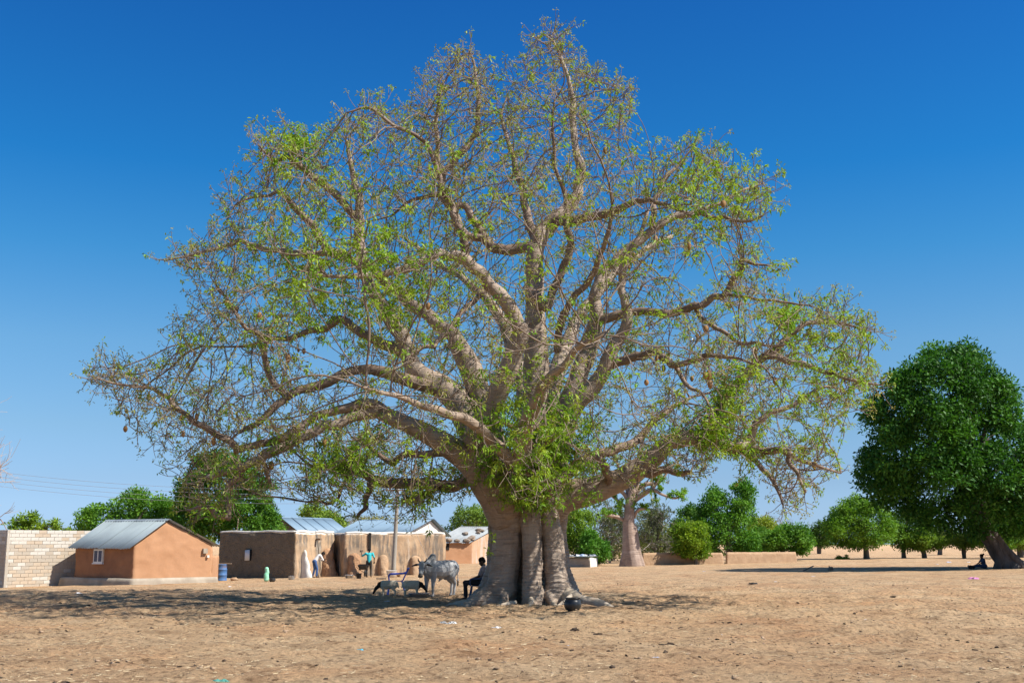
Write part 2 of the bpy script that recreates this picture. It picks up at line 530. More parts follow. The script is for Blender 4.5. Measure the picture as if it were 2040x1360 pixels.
M['zinc_dull'] = simple('dull_zinc', (0.34, 0.36, 0.365), (0.27, 0.285, 0.29), 0.9, 0.6, 0.0, 0.0)
M['glass'] = simple('dark_blue_glass', (0.012, 0.025, 0.075), (0.02, 0.04, 0.11), 2.0, 0.12, spec=0.5)
M['dark'] = simple('dark_interior', (0.012, 0.010, 0.009), (0.02, 0.017, 0.014), 2.0)
M['wood'] = simple('weathered_wood', (0.27, 0.195, 0.13), (0.16, 0.115, 0.08), 3.0, 0.85, 0.5, stretch=(1, 6, 6))
M['pole'] = simple('concrete_pole_grey', (0.37, 0.335, 0.28), (0.26, 0.23, 0.19), 2.0, 0.9, 0.4, stretch=(1, 1, 0.2))
M['stone'] = simple('roof_stone', (0.34, 0.27, 0.205), (0.22, 0.17, 0.13), 4.0, 0.95, 0.7)
M['wire'] = simple('aluminium_wire', (0.55, 0.56, 0.57), (0.45, 0.46, 0.47), 2.0, 0.4, 0, 0.6)
M['blue_barrel'] = simple('blue_barrel_paint', (0.06, 0.15, 0.33), (0.18, 0.11, 0.075), 2.2, 0.6, 0.2, lo=0.48, hi=0.66)
M['chair_blue'] = simple('blue_plastic', (0.02, 0.10, 0.62), (0.015, 0.08, 0.5), 3.0, 0.38, spec=0.5)
M['chair_navy'] = simple('faded_blue_plastic', (0.03, 0.07, 0.17), (0.022, 0.05, 0.13), 3.0, 0.42, spec=0.5)
M['iron'] = simple('black_iron', (0.03, 0.03, 0.03), (0.065, 0.062, 0.058), 3.0, 0.36, 0.2, 0.4, spec=0.5)
M['alu'] = simple('dented_aluminium', (0.50, 0.53, 0.56), (0.38, 0.40, 0.42), 3.0, 0.35, 0.1, 0.7)
M['galv'] = simple('galvanised_basin', (0.23, 0.27, 0.31), (0.17, 0.20, 0.23), 3.0, 0.5, 0.1, 0.3)
M['enamel'] = simple('white_enamel', (0.74, 0.72, 0.67), (0.62, 0.58, 0.50), 3.0, 0.35, spec=0.5)
M['black_plastic'] = simple('black_plastic', (0.015, 0.015, 0.017), (0.03, 0.03, 0.033), 4.0, 0.5)
M['green_sack'] = simple('pale_green_sack', (0.22, 0.62, 0.36), (0.40, 0.72, 0.52), 4.0, 0.6, 0.6)
M['cow'] = simple('grey_white_hide', (0.40, 0.40, 0.405), (0.32, 0.32, 0.32), 3.0, 0.75, 0.15)
M['cow_dark'] = simple('dark_muzzle_hide', (0.035, 0.032, 0.03), (0.07, 0.06, 0.055), 5.0, 0.6)
M['cow_grey'] = simple('smoky_grey_hide', (0.22, 0.215, 0.21), (0.32, 0.315, 0.31), 4.0, 0.75)
M['horn'] = simple('dark_horn', (0.05, 0.042, 0.035), (0.12, 0.10, 0.08), 4.0, 0.5)
M['wool'] = simple('cream_wool', (0.62, 0.56, 0.45), (0.50, 0.44, 0.34), 9.0, 0.95, 0.9, bdist=0.03)
M['wool_black'] = simple('black_brown_coat', (0.014, 0.011, 0.009), (0.03, 0.023, 0.018), 9.0, 0.9, 0.5)
M['skin'] = simple('dark_skin', (0.055, 0.030, 0.020), (0.075, 0.042, 0.028), 6.0, 0.5)
M['hair'] = simple('black_hair', (0.008, 0.007, 0.006), (0.014, 0.012, 0.01), 20.0, 0.9, 0.6)
M['shirt_white'] = simple('off_white_shirt', (0.72, 0.68, 0.63), (0.62, 0.57, 0.52), 6.0, 0.9, 0.5)
M['shirt_teal'] = simple('teal_shirt', (0.055, 0.48, 0.50), (0.04, 0.38, 0.41), 6.0, 0.9, 0.5)
M['shirt_grey'] = simple('dusty_lilac_shirt', (0.34, 0.31, 0.33), (0.26, 0.235, 0.25), 6.0, 0.9, 0.5)
M['jeans'] = simple('blue_jeans', (0.035, 0.075, 0.19), (0.05, 0.10, 0.22), 7.0, 0.9, 0.4)
M['camo'] = simple('brown_patterned_trousers', (0.10, 0.08, 0.06), (0.035, 0.03, 0.026), 9.0, 0.9, 0.4)
M['trousers_dark'] = simple('dark_trousers', (0.022, 0.022, 0.027), (0.035, 0.034, 0.04), 6.0, 0.9, 0.4)
M['dress'] = simple('blue_patterned_cloth', (0.06, 0.10, 0.17), (0.025, 0.035, 0.06), 9.0, 0.9, 0.4)
M['rag_white'] = simple('white_plastic_scrap', (0.72, 0.72, 0.72), (0.58, 0.58, 0.6), 5.0, 0.6, 0.5)
M['rag_pink'] = simple('pink_plastic_scrap', (0.75, 0.30, 0.56), (0.66, 0.22, 0.47), 5.0, 0.6, 0.5)
M['rag_cyan'] = simple('cyan_plastic_scrap', (0.10, 0.52, 0.66), (0.08, 0.42, 0.56), 5.0, 0.6, 0.5)
M['rag_green'] = simple('teal_cloth_scrap', (0.09, 0.30, 0.24), (0.06, 0.20, 0.17), 5.0, 0.9, 0.5)
M['rag_blue'] = simple('pale_blue_sachet', (0.45, 0.55, 0.72), (0.35, 0.43, 0.60), 5.0, 0.5, 0.5)
M['rag_black'] = simple('black_plastic_bag', (0.012, 0.012, 0.013), (0.025, 0.024, 0.025), 5.0, 0.4, 0.6)
M['rag_grey'] = simple('grey_white_rag', (0.55, 0.55, 0.53), (0.13, 0.13, 0.13), 9.0, 0.85, 0.5, lo=0.42, hi=0.55)

# ================================================================== GROUND
def axis(lo, hi, step, far_lo, far_hi, grow=1.16):
    a = list(np.arange(lo, hi, step))
    s = step; x = a[-1]; up = []
    while x < far_hi:
        s *= grow; x += s; up.append(x)
    s = step; x = a[0]; dn = []
    while x > far_lo:
        s *= grow; x -= s; dn.append(x)
    return np.array(dn[::-1] + a + up)

gx = axis(-15.5, 15.5, 0.105, -5000, 5000)
gy = axis(12.5, 44.0, 0.095, -3000, 6000)
X, Y = np.meshgrid(gx, gy)
GV = np.stack([X, Y, ground_np(X, Y)], -1).reshape(-1, 3)
nx, ny = len(gx), len(gy)
ii = (np.arange(ny - 1)[:, None] * nx + np.arange(nx - 1)[None]).ravel()
GQ = np.stack([ii, ii + 1, ii + 1 + nx, ii + nx], -1)
ground = link('ground', mesh_np('ground', GV, GQ, smoothf=True), None, M['sand'])
tag(ground, 'dry sandy village ground with faint plough ridges', None, None, 'structure')

# ================================================================== THE BAOBAB
D0 = 32.8
SC0 = D0 / F
base_c = gp(1055, D0)
baobab = empty('baobab_tree', base_c, 'huge old baobab with fluted trunk and wide half-leafed crown', 'tree')
bx, by, bz = base_c

# limbs traced from the photo: points (px, py, half-width px), depth offset at start and end (m, minus = towards camera)
LIMBS = [
 # low left limb and its continuations
 ([(1012,1040,34),(980,980,34),(926,910,25),(834,856,19),(776,827,16),(746,817,14),(688,837,11),(640,851,10),(601,868,10),(562,890,11),(523,910,10),(494,924,8),(455,939,7),(412,951,5)], -0.5, -3.0),
 ([(776,827,12),(742,805,11),(703,808,10),(659,820,9),(620,837,8),(572,866,8),(533,885,8),(494,890,7.5),(460,880,7.5),(421,861,6.5),(382,834,5.5),(349,803,4.5),(319,781,4),(280,770,3),(240,766,2.5),(190,752,1.5)], -1.7, -3.6),
 ([(494,926,8),(478,940,7),(465,963,7),(458,992,6),(455,1036,5)], -2.7, -3.0),
 ([(456,1030,4.5),(426,1024,5),(397,1014,4),(373,1016,2.5)], -3.0, -3.4),
 ([(526,910,5),(528,934,4.5),(538,963,3)], -2.5, -2.6),
 # second left limb
 ([(1005,1000,34),(968,900,32),(931,837,29),(902,788,27),(848,754,21),(819,720,18),(795,662,16),(766,614,14),(742,575,12),(722,520,11),(714,450,11),(716,395,8),(700,330,5),(690,280,3)], 0.0, 0.6),
 ([(880,778,15),(805,754,13),(761,740,11),(717,735,10),(669,750,9.5),(616,771,9),(577,788,8),(543,817,7),(504,847,6),(475,861,4)], 0.1, -1.2),
 ([(570,790,7),(543,759,7),(528,711,6),(521,672,5.5),(494,652,4),(470,623,3.5),(450,594,2.5),(430,570,1.5)], -0.6, -1.6),
 ([(808,705,12),(766,686,11),(722,662,9),(683,638,8),(659,648,7),(630,662,6.5),(572,672,5),(528,677,4),(480,690,2.5),(400,690,1.5)], 0.2, 1.8),
 # brown front limb arching left
 ([(1010,1010,30),(965,900,27),(951,861,25),(987,794,22),(1018,727,20),(1039,670,18),(1023,624,15),(993,583,14),(962,547,13),(926,516,13),(900,506,11),(865,505,10),(835,525,9),(790,540,8),(740,548,6),(680,552,4),(620,545,3)], -0.8, -4.2),
 ([(926,516,10),(926,480,9),(910,449,8),(900,423,7.5),(885,380,7),(868,345,6),(850,290,4.5),(790,250,4),(735,215,3),(690,225,1.5)], -2.6, -3.2),
 ([(975,565,6),(945,600,5.5),(900,650,5),(868,680,4.5),(830,700,4),(790,725,2.5)], -2.2, -4.4),
 # limb behind it, up left
 ([(1000,960,26),(965,820,26),(945,755,24),(926,711,21),(892,662,15),(848,623,13),(805,594,12),(766,560,10),(727,526,9),(688,516,8),(640,508,7),(591,502,7),(552,497,6),(514,490,6),(480,480,5),(446,492,4),(397,504,3.5),(365,512,2.5),(329,519,1.5)], 0.3, 0.2),
 ([(700,510,8),(660,500,8),(640,480,8),(615,439,7.5),(591,410,6.5),(565,386,4.5),(530,385,3.5),(480,400,2.5),(455,430,1.5)], 0.2, -0.8),
 ([(714,440,8),(685,405,8),(650,370,8),(615,345,7),(588,325,6),(570,312,4.5),(545,318,3),(515,290,2)], 0.5, 0.2),
 ([(588,326,5),(585,300,5),(590,270,3)], 0.3, 0.1),
 # central column
 ([(1055,1000,46),(1068,880,36),(1070,763,28),(1065,660,23),(1065,588,19),(1065,532,18),(1070,480,18),(1101,444,16),(1132,413,13),(1152,377,11),(1157,341,10),(1150,300,8),(1145,240,7),(1138,190,5.5),(1125,130,4),(1105,88,2.5),(1085,68,1.5)], 0.4, 1.0),
 ([(1106,439,12),(1147,439,10),(1188,429,9),(1229,421,8),(1260,405,7),(1296,398,5),(1337,413,4),(1380,430,2.5)], 0.6, -1.8),
 ([(1065,520,12),(1054,495,11),(1003,500,11),(967,475,10),(931,418,8),(900,410,7),(870,390,5),(820,400,3.5),(780,430,2.5)], 0.6, 2.4),
 ([(967,475,8),(930,470,8),(905,430,7),(880,375,7),(893,340,7),(930,300,6.5),(950,250,6),(952,190,4.5),(948,140,3),(935,100,1.5)], 1.0, 1.6),
 ([(880,375,5),(870,320,5),(866,260,4.5),(868,215,3.5),(885,160,2.2)], 1.2, 0.6),
 ([(1065,590,12),(1090,609,9),(1111,557,8.5),(1132,506,8),(1134,465,7),(1128,400,5),(1108,330,4.5),(1100,260,3.5),(1105,200,2)], 0.3, -1.2),
 ([(1070,480,12),(1050,430,9),(1040,370,7),(1020,300,5),(1000,240,3),(1010,190,1.5)], 0.8, 2.6),
 # right hand limbs
 ([(1085,990,34),(1110,880,27),(1131,815,24),(1147,763,20),(1173,701,18),(1188,634,15),(1188,588,12),(1198,547,10),(1219,521,9),(1260,490,9.5),(1301,454,9),(1343,434,8),(1389,423,6),(1430,405,4.5),(1480,380,3),(1520,365,1.5)], 0.1, 0.4),
 ([(1301,454,7),(1300,420,6.5),(1310,380,5),(1340,340,3.5),(1375,300,1.8)], 0.2, 0.9),
 ([(1389,423,5),(1430,430,4.5),(1480,440,3.5),(1520,430,2)], 0.3, -0.6),
 ([(1095,970,30),(1120,870,22),(1150,800,18),(1188,758,16),(1229,681,13),(1255,634,10),(1240,588,9),(1242,547,8),(1250,511,7),(1275,470,5),(1290,420,3.5)], -0.4, -1.4),
 ([(1190,640,10),(1230,628,9),(1270,619,8.5),(1312,622,8),(1363,616,8),(1404,604,7.5),(1445,583,6.5),(1471,542,5.5),(1476,516,5),(1500,525,3.5),(1540,530,1.5)], 0.0, -2.2),
 ([(1385,613,5),(1405,640,5),(1445,662,4.5),(1490,680,3.5),(1540,690,2.5),(1590,680,1.5)], -0.9, -2.0),
 ([(1440,585,4),(1500,595,3.5),(1560,600,2.5),(1620,610,1.5)], -1.4, -3.0),
 ([(1200,745,12),(1214,727,10),(1250,717,9),(1291,701,9),(1322,712,8),(1343,727,6.5),(1384,717,6),(1425,709,5),(1470,715,3),(1520,730,2)], -0.6, -4.2),
 ([(1343,727,5),(1372,765,4),(1400,790,3),(1420,820,2)], -2.0, -3.4),
 ([(1110,700,8),(1116,645,7.5),(1147,593,7),(1178,552,6.5),(1190,516,6),(1209,480,5),(1220,420,3.5)], -0.2, -2.8),
 # low right limb
 ([(1080,1035,34),(1121,992,32),(1188,974,27),(1250,948,23),(1301,912,19),(1337,882,16),(1373,871,14),(1425,876,11),(1461,894,10),(1487,887,9),(1517,840,7),(1540,822,5.5),(1590,800,4.5),(1640,772,3),(1680,775,1.5)], -0.3, -2.0),
 ([(1405,874,11),(1415,856,10.5),(1435,810,10),(1456,779,9.5),(1492,737,9),(1533,701,8),(1569,671,6),(1600,650,5),(1660,642,3.5),(1735,660,1.5)], -0.9, -0.6),
 ([(1525,708,7),(1560,714,6.5),(1600,725,6),(1650,740,5),(1700,758,3.5),(1760,768,1.5)], -0.8, -1.6),
 ([(1500,893,7),(1545,900,6),(1575,915,5),(1590,950,4),(1605,980,2.5)], -1.2, -1.8),
 ([(1487,890,7),(1520,897,6.5),(1565,902,5.5),(1620,925,3.5),(1675,942,1.8)], -1.2, 0.4),
 ([(1450,892,6),(1490,905,5.5),(1530,940,5),(1550,975,4),(1560,1005,2)], -1.1, -2.4),
 ([(1255,945,8),(1290,940,7.5),(1330,942,7),(1375,940,5)], -0.6, -2.0),
 ([(1215,960,9),(1210,940,8.5),(1195,920,7),(1172,900,4)], -1.0, -1.8),
 ([(1110,960,16),(1147,928,12),(1188,907,10.5),(1229,897,9),(1270,876,7.5),(1301,840,6),(1343,810,4.5),(1380,790,2.5)], 0.6, 3.4),
 # left horizontal limb
 ([(1000,985,16),(950,958,12),(902,965,12),(834,965,11),(776,961,10),(737,948,9),(703,934,8),(659,926,5),(620,930,3)], 0.4, 3.0),
 ([(870,970,7),(845,985,6),(824,990,5.5),(800,997,4)], 1.0, 0.4),
 ([(746,952,7),(735,975,6.5),(728,1000,5),(712,1030,3)], 2.2, 2.0),
 ([(703,936,5),(690,960,4),(672,990,3),(640,1000,2.5),(600,998,1.5)], 2.6, 3.2),
 ([(915,900,10),(873,902,8),(815,902,7),(781,919,6),(737,890,4),(700,870,2.5)], 0.2, 2.4),
 # limbs towards and away from the camera
 ([(1045,985,26),(1040,900,20),(1050,840,16),(1075,780,12),(1110,730,9),(1160,690,6),(1210,660,4)], -1.0, -7.5),
 ([(1035,990,22),(1020,930,15),(985,880,12),(930,840,10),(860,810,8),(790,790,5),(720,770,3)], -1.0, -8.0),
 ([(1062,870,22),(1040,760,18),(1010,660,13),(970,600,10),(930,560,7),(870,520,5),(800,470,3)], 0.8, 8.0),
 ([(1075,860,22),(1110,740,17),(1150,640,12),(1210,560,9),(1280,500,6),(1340,470,4)], 0.8, 8.0),
 ([(1040,990,12),(1036,960,10),(1050,915,8),(1080,885,5),(1110,870,3)], -1.2, -3.2),
 ([(1090,985,12),(1080,945,9),(1070,900,7),(1040,860,5),(1000,840,3)], -1.2, -3.6),
]
limb_paths = []
for pts, d0, d1 in LIMBS:
    P = np.array(pts, float)
    L = np.concatenate([[0], np.cumsum(np.hypot(np.diff(P[:, 0]), np.diff(P[:, 1])))]); L /= L[-1]
    dd = d0 + (d1 - d0) * L
    W3 = at_np(P[:, 0], P[:, 1], D0 + dd)
    R = P[:, 2] * (D0 + dd) / F
    S = spline(np.concatenate([W3, R[:, None]], 1), 7)
    S[:, 3] = np.maximum(S[:, 3], 0.012)
    g = np.random.default_rng(int(P[0, 0] * 7 + P[-1, 1]))
    w = g.normal(size=(len(S), 3)); 
    for _ in range(3): w[1:-1] = (w[:-2] + w[1:-1] + w[2:]) / 3
    env = np.sin(np.linspace(0, math.pi, len(S)))[:, None]
    S[:, :3] += w * 0.10 * env * np.clip(1.2 - S[:, 3:] * 2.0, 0.2, 1)
    limb_paths.append(S)

# --- trunk: union of fluted columns plus the limb collars
def tp(dx, dy, z): return (bx + dx, by + dy, bz + z)
cols = []
def column(pts):
    for a, b in zip(pts[:-1], pts[1:]):
        cols.append((tp(*a[:3]), a[3], tp(*b[:3]), b[3]))
column([(-0.98, -0.55, -0.25, 0.60), (-0.78, -0.52, 0.45, 0.48), (-0.66, -0.50, 1.3, 0.43), (-0.63, -0.46, 2.1, 0.45), (-0.62, -0.36, 2.7, 0.52), (-0.75, -0.4, 3.2, 0.5)])
column([(0.06, -1.10, -0.25, 0.36), (0.06, -1.00, 0.5, 0.31), (0.06, -0.92, 1.4, 0.285), (0.03, -0.82, 2.2, 0.28), (-0.05, -0.60, 3.0, 0.31)])
column([(0.80, -0.92, -0.25, 0.46), (0.74, -0.86, 0.5, 0.36), (0.68, -0.80, 1.4, 0.305), (0.60, -0.72, 2.3, 0.29), (0.52, -0.50, 3.1, 0.33)])
column([(-1.05, 0.40, -0.25, 0.62), (-0.80, 0.35, 0.9, 0.46), (-0.74, 0.30, 2.6, 0.42)])
column([(1.05, 0.25, -0.25, 0.60), (0.80, 0.20, 0.8, 0.44), (0.68, 0.15, 2.0, 0.40), (0.72, 0.0, 2.7, 0.46), (0.9, -0.1, 3.1, 0.46)])
column([(0.1, 0.95, -0.25, 0.8), (0.1, 0.75, 1.0, 0.66), (0.05, 0.6, 3.0, 0.6)])
column([(0.0, 0.40, -0.25, 0.85), (0.0, 0.42, 1.2, 0.72), (0.0, 0.30, 2.6, 0.68), (0.05, 0.1, 3.2, 0.70), (0.1, 0.15, 4.2, 0.55)])
# feet
for dx, dy, ex, ey, r in ((-1.35, -0.75, -1.75, -1.05, 0.20), (-0.75, -1.0, -0.85, -1.35, 0.14), (0.05, -1.3, 0.12, -1.55, 0.12),
                          (0.7, -1.25, 0.62, -1.5, 0.12), (1.05, -1.05, 1.25, -1.3, 0.14), (1.3, -0.3, 1.6, -0.4, 0.2), (-1.5, 0.1, -1.8, 0.1, 0.2)):
    cols.append((tp(dx * 0.75, dy * 0.75, 0.35), r * 1.5, tp(ex, ey, -0.06), r * 0.75))
for S in limb_paths:
    if S[0, 3] > 0.24 and S[0, 2] < 4.6:
        k = min(15, len(S) - 1)
        for i in range(0, k, 3):
            a, b = S[i], S[min(i + 3, k)]
            cols.append((tuple(a[:3]), a[3] * 0.97, tuple(b[:3]), b[3] * (0.97 if i + 3 < k else 0.9)))
me = organic('trunk', cols, 0.03, 3, 0.5)
V = get_co(me)
hz = V[:, 2] - bz
ang = np.arctan2(V[:, 1] - by, V[:, 0] - bx)
nrm = np.empty(len(V) * 3, np.float32); me.vertices.foreach_get('normal', nrm); nrm = nrm.reshape(-1, 3)
# wrinkled elephant-skin rings, strongest low down
warp = 0.5 * vnoise(ang * 3.0, hz * 1.5, 31) + 0.25 * vnoise(ang * 9.0, hz * 3.0, 32)
ring = np.sin((hz + 0.32 * warp) * 2 * math.pi / 0.115) * 0.55 + np.sin((hz + 0.5 * warp) * 2 * math.pi / 0.071) * 0.45
amp = (0.004 + 0.016 * (1 - smooth(0.3, 2.0, hz))) * smooth(-0.05, 0.2, hz) * (1 - 0.7 * smooth(2.4, 3.2, hz))
lump = 0.06 * vnoise(V[:, 0] * 2.2 + 5, V[:, 2] * 2.2 + V[:, 1] * 2, 33) + 0.03 * vnoise(V[:, 0] * 6, V[:, 2] * 6 + V[:, 1] * 5, 34)
set_co(me, V + nrm * (ring * amp * (0.6 + 0.8 * (vnoise(ang * 2, hz * 0.8, 35) + 0.5)) + lump)[:, None])
link('trunk', me, baobab, M['bark'])

# --- surface roots
def root(pts, name='root'):
    P = []
    for px, D, rise, r in pts:
        g = gp(px, D); P.append((g.x, g.y, g.z + rise, r))
    S = spline(P, 6)
    s = Soup(); s.add(*tube(S[:, :3], S[:, 3], 10, wob=0.16, seed=int(pts[0][0])))
    return link(name, s.mesh('root', True), baobab, M['root'])
root([(1120, 32.0, 0.35, 0.24), (1150, 31.2, 0.12, 0.20), (1180, 30.9, 0.07, 0.15), (1205, 30.6, 0.03, 0.10), (1222, 30.4, -0.03, 0.04)])
root([(1150, 32.4, 0.42, 0.06), (1135, 31.0, 0.20, 0.055), (1118, 30.6, 0.05, 0.05), (1110, 30.4, -0.03, 0.03)])
root([(1100, 31.2, 0.10, 0.07), (1106, 30.8, 0.0, 0.06), (1112, 30.5, -0.05, 0.03)])
root([(1058, 31.3, 0.16, 0.09), (1058, 30.9, 0.03, 0.08), (1054, 30.5, -0.05, 0.03)])
root([(1028, 31.3, 0.08, 0.06), (1010, 31.2, 0.02, 0.06), (988, 31.1, -0.04, 0.04)])
root([(985, 32.0, 0.2, 0.2), (960, 32.0, 0.02, 0.15), (925, 32.3, 0.02, 0.17), (898, 32.6, -0.05, 0.10), (880, 32.7, -0.12, 0.06)])

# --- limbs
for i, S in enumerate(limb_paths):
    k0 = 0
    s = Soup()
    sides = 14 if S[:, 3].max() > 0.2 else (10 if S[:, 3].max() > 0.1 else 8)
    s.add(*tube(S[k0:, :3], S[k0:, 3], sides, wob=0.055, seed=i))
    link('limb', s.mesh('limb', True), baobab, M['bark' if S[0, 3] > 0.24 else 'branch'])

# --- crown filled by growing branches from the limbs towards free space
CROWN = np.array([(175,750),(215,712),(300,735),(345,650),(400,600),(395,555),(325,520),(360,490),(440,450),(455,365),(520,350),(510,290),(560,258),(640,285),(690,215),(740,198),(800,235),(850,165),(858,112),(940,98),(985,140),(1005,215),(1040,130),(1070,68),(1105,58),(1155,78),(1165,140),(1245,165),(1280,235),(1250,270),(1265,320),(1370,285),(1440,298),(1460,340),(1525,345),(1545,415),(1490,450),(1480,495),(1550,530),(1500,570),(1540,595),(1640,590),(1700,615),(1745,660),(1715,700),(1770,765),(1700,800),(1690,860),(1640,850),(1670,940),(1600,950),(1600,1000),(1555,1010),(1520,950),(1480,915),(1440,900),(1385,955),(1330,935),(1260,985),(1190,950),(1110,1010),(1040,1030),(985,960),(930,985),(840,995),(790,1010),(735,1020),(700,970),(660,1000),(590,1000),(620,960),(590,930),(545,975),(480,990),(470,1030),(380,1030),(370,990),(335,930),(390,900),(300,900),(345,850),(235,860),(240,800),(180,775)], float)
HOLES = [(640,715,48),(600,730,30),(700,790,30),(880,840,40),(800,790,26),(1400,555,45),(1350,545,34),(1440,640,26),(1430,930,30),(420,730,36),(470,720,30),(330,690,26),(600,900,20),(640,900,18),(1560,830,20),(1620,870,24),(1010,150,30),(1310,760,20),(570,640,20),(1000,215,22),(1300,600,14)]

def in_poly(P, poly):
    x, y = P[:, 0], P[:, 1]
    c = np.zeros(len(P), bool)
    x0, y0 = poly[-1]
    for x1, y1 in poly:
        m = ((y1 > y) != (y0 > y)) & (x < (x0 - x1) * (y - y1) / (y0 - y1 + 1e-12) + x1)
        c ^= m
        x0, y0 = x1, y1
    return c

def edge_dist(P, poly):
    d = np.full(len(P), 1e9)
    a = poly; b = np.roll(poly, -1, 0)
    for p, q in zip(a, b):
        v = q - p
        t = np.clip(((P - p) @ v) / (v @ v + 1e-9), 0, 1)
        d = np.minimum(d, np.hypot(*(P - p - t[:, None] * v).T))
    return d

def poly_points(poly, n, g):
    lo, hi = poly.min(0), poly.max(0)
    out = []
    c = 0
    while c < n:
        P = g.uniform(lo, hi, (n, 2))
        P = P[in_poly(P, poly)]
        out.append(P); c += len(P)
    return np.concatenate(out)[:n]

g = np.random.default_rng(21)
ap = poly_points(CROWN, 6200, g)
keep = np.ones(len(ap), bool)
for hx, hy, hr in HOLES:
    keep &= np.hypot(ap[:, 0] - hx, ap[:, 1] - hy) > hr * g.uniform(0.75, 1.1, len(ap))
ap = ap[keep]
rim = poly_points(CROWN, 9000, g); rim = rim[edge_dist(rim, CROWN) < 42][:1700]
ap = np.concatenate([ap, rim])
ed = edge_dist(ap, CROWN)
t = np.clip(ed / 330.0, 0, 1)
half = 0.8 + 7.8 * np.sqrt(1 - (1 - t) ** 2)
dep = g.uniform(-1, 1, len(ap)); dep = np.sign(dep) * np.abs(dep) ** 0.8; dep[dep < 0] *= 1.15
front = (dep < -0.2) & (np.hypot((ap[:, 0] - 1010) / 420, (ap[:, 1] - 690) / 260) < 1) & (g.random(len(ap)) < 0.55)
ATT = at_np(ap[:, 0], ap[:, 1], D0 + dep * half)
ATT = ATT[(ATT[:, 2] > 2.3) & ~front]

nodes = [] ; par = [] ; ndir = []; limb_r = []
for S in limb_paths:
    first = len(nodes)
    ok = S[:, 3] < 0.30
    prev = -1
    for i in range(len(S)):
        nodes.append(S[i, :3]); par.append(prev if prev >= 0 else -1); limb_r.append(S[i, 3] if ok[i] else 9.0)
        d = S[min(i + 1, len(S) - 1), :3] - S[max(i - 1, 0), :3]; ndir.append(d / (np.linalg.norm(d) + 1e-9))
        prev = len(nodes) - 1
n_limb = len(nodes)
STEP, KILL, INFL = 0.24, 0.40, 4.5
NP = np.zeros((60000, 3)); NP[:n_limb] = nodes
ND = np.zeros((60000, 3)); ND[:n_limb] = ndir
PAR = -np.ones(60000, int); nn = n_limb
usable = np.array(limb_r) < 5
near = np.full(len(ATT), -1); nd = np.full(len(ATT), 1e9)
idx = np.nonzero(usable)[0]
for c in range(0, len(idx), 200):
    q = idx[c:c + 200]
    d = np.linalg.norm(ATT[:, None] - NP[q][None], axis=2)
    k = d.argmin(1); dm = d[np.arange(len(ATT)), k]
    b = dm < nd
    nd[b] = dm[b]; near[b] = q[k[b]]
alive = nd > KILL
for itn in range(90):
    act = alive & (nd < INFL)
    if act.sum() < 20 or nn > 55000: break
    src = near[act]
    dv = ATT[act] - NP[src]; dv /= np.linalg.norm(dv, axis=1, keepdims=True) + 1e-9
    u, inv = np.unique(src, return_inverse=True)
    acc = np.zeros((len(u), 3)); np.add.at(acc, inv, dv)
    acc /= np.linalg.norm(acc, axis=1, keepdims=True) + 1e-9
    nw = acc + 0.55 * ND[u] + g.normal(0, 0.22, acc.shape)
    nw /= np.linalg.norm(nw, axis=1, keepdims=True) + 1e-9
    npos = NP[u] + nw * STEP * g.uniform(0.8, 1.2, (len(u), 1))
    m = len(u)
    NP[nn:nn + m] = npos; ND[nn:nn + m] = nw; PAR[nn:nn + m] = u
    new = np.arange(nn, nn + m); nn += m
    al = np.nonzero(alive)[0]
    d = np.linalg.norm(ATT[al][:, None] - npos[None], axis=2)
    k = d.argmin(1); dm = d[np.arange(len(al)), k]
    b = dm < nd[al]
    nd[al[b]] = dm[b]; near[al[b]] = new[k[b]]
    alive &= nd > KILL
NP = NP[:nn]; ND = ND[:nn]; PAR = PAR[:nn]
# relax
CH = [[] for _ in range(nn)]
for i in range(n_limb, nn): CH[PAR[i]].append(i)
for _ in range(2):
    Q = NP.copy()
    for i in range(n_limb, nn):
        if len(CH[i]) == 1:
            Q[i] = 0.5 * NP[i] + 0.25 * (NP[PAR[i]] + NP[CH[i][0]])
    NP = Q
RAD = np.zeros(nn)
EXP = 2.35
acc = np.zeros(nn)
for i in range(nn - 1, n_limb - 1, -1):
    if acc[i] == 0: acc[i] = 0.0098 ** EXP
    RAD[i] = acc[i] ** (1 / EXP)
    if PAR[i] >= n_limb: acc[PAR[i]] += acc[i]
RAD = np.minimum(RAD, 0.10)
bs = Soup()
started = [i for i in range(n_limb, nn) if PAR[i] < n_limb]
stack = list(started)
while stack:
    i = stack.pop()
    ch = [PAR[i], i]
    while CH[i]:
        c = max(CH[i], key=lambda k: RAD[k])
        stack.extend(k for k in CH[i] if k != c)
        ch.append(c); i = c
    P = NP[ch]
    R = RAD[ch].copy(); R[0] = R[1]
    bs.add(*tube(P, R, 6 if R.max() > 0.03 else 4, cap=False))
br = link('branches', bs.mesh('branches', True), baobab, M['twig'])
tag(br, 'tangle of brown side branches', kind='stuff')

# --- twigs with up-curved ends, leaf rosettes at their tips
LEAFY = [(700,545,190,0.55),(620,560,110,0.4),(790,560,110,0.4),(1050,900,110,1.3),(1010,860,60,0.6),(1100,940,70,0.6),(600,285,55,0.8),(1400,370,140,0.5),(1640,700,110,0.6),(1600,830,80,0.5),
         (680,920,80,1.0),(1440,850,60,0.9),(1570,630,30,1.2),(850,960,70,0.4),(1240,650,120,0.2),(450,700,60,0.1),(380,670,40,0.7),(520,940,90,-0.15),(420,960,80,-0.1),(560,880,90,-0.12),(1120,600,120,0.15)]
tips = np.array([i for i in range(n_limb, nn) if not CH[i]])
mids = np.array([i for i in range(n_limb, nn) if CH[i] and RAD[i] < 0.03])
fromlimb = np.array([i for i in range(n_limb) if limb_r[i] < 0.11])
src = np.concatenate([np.repeat(tips, 2), g.choice(mids, int(len(mids) * 0.40), replace=False), g.choice(fromlimb, 420)])
ts = Soup()
tipP = []; tipD = []
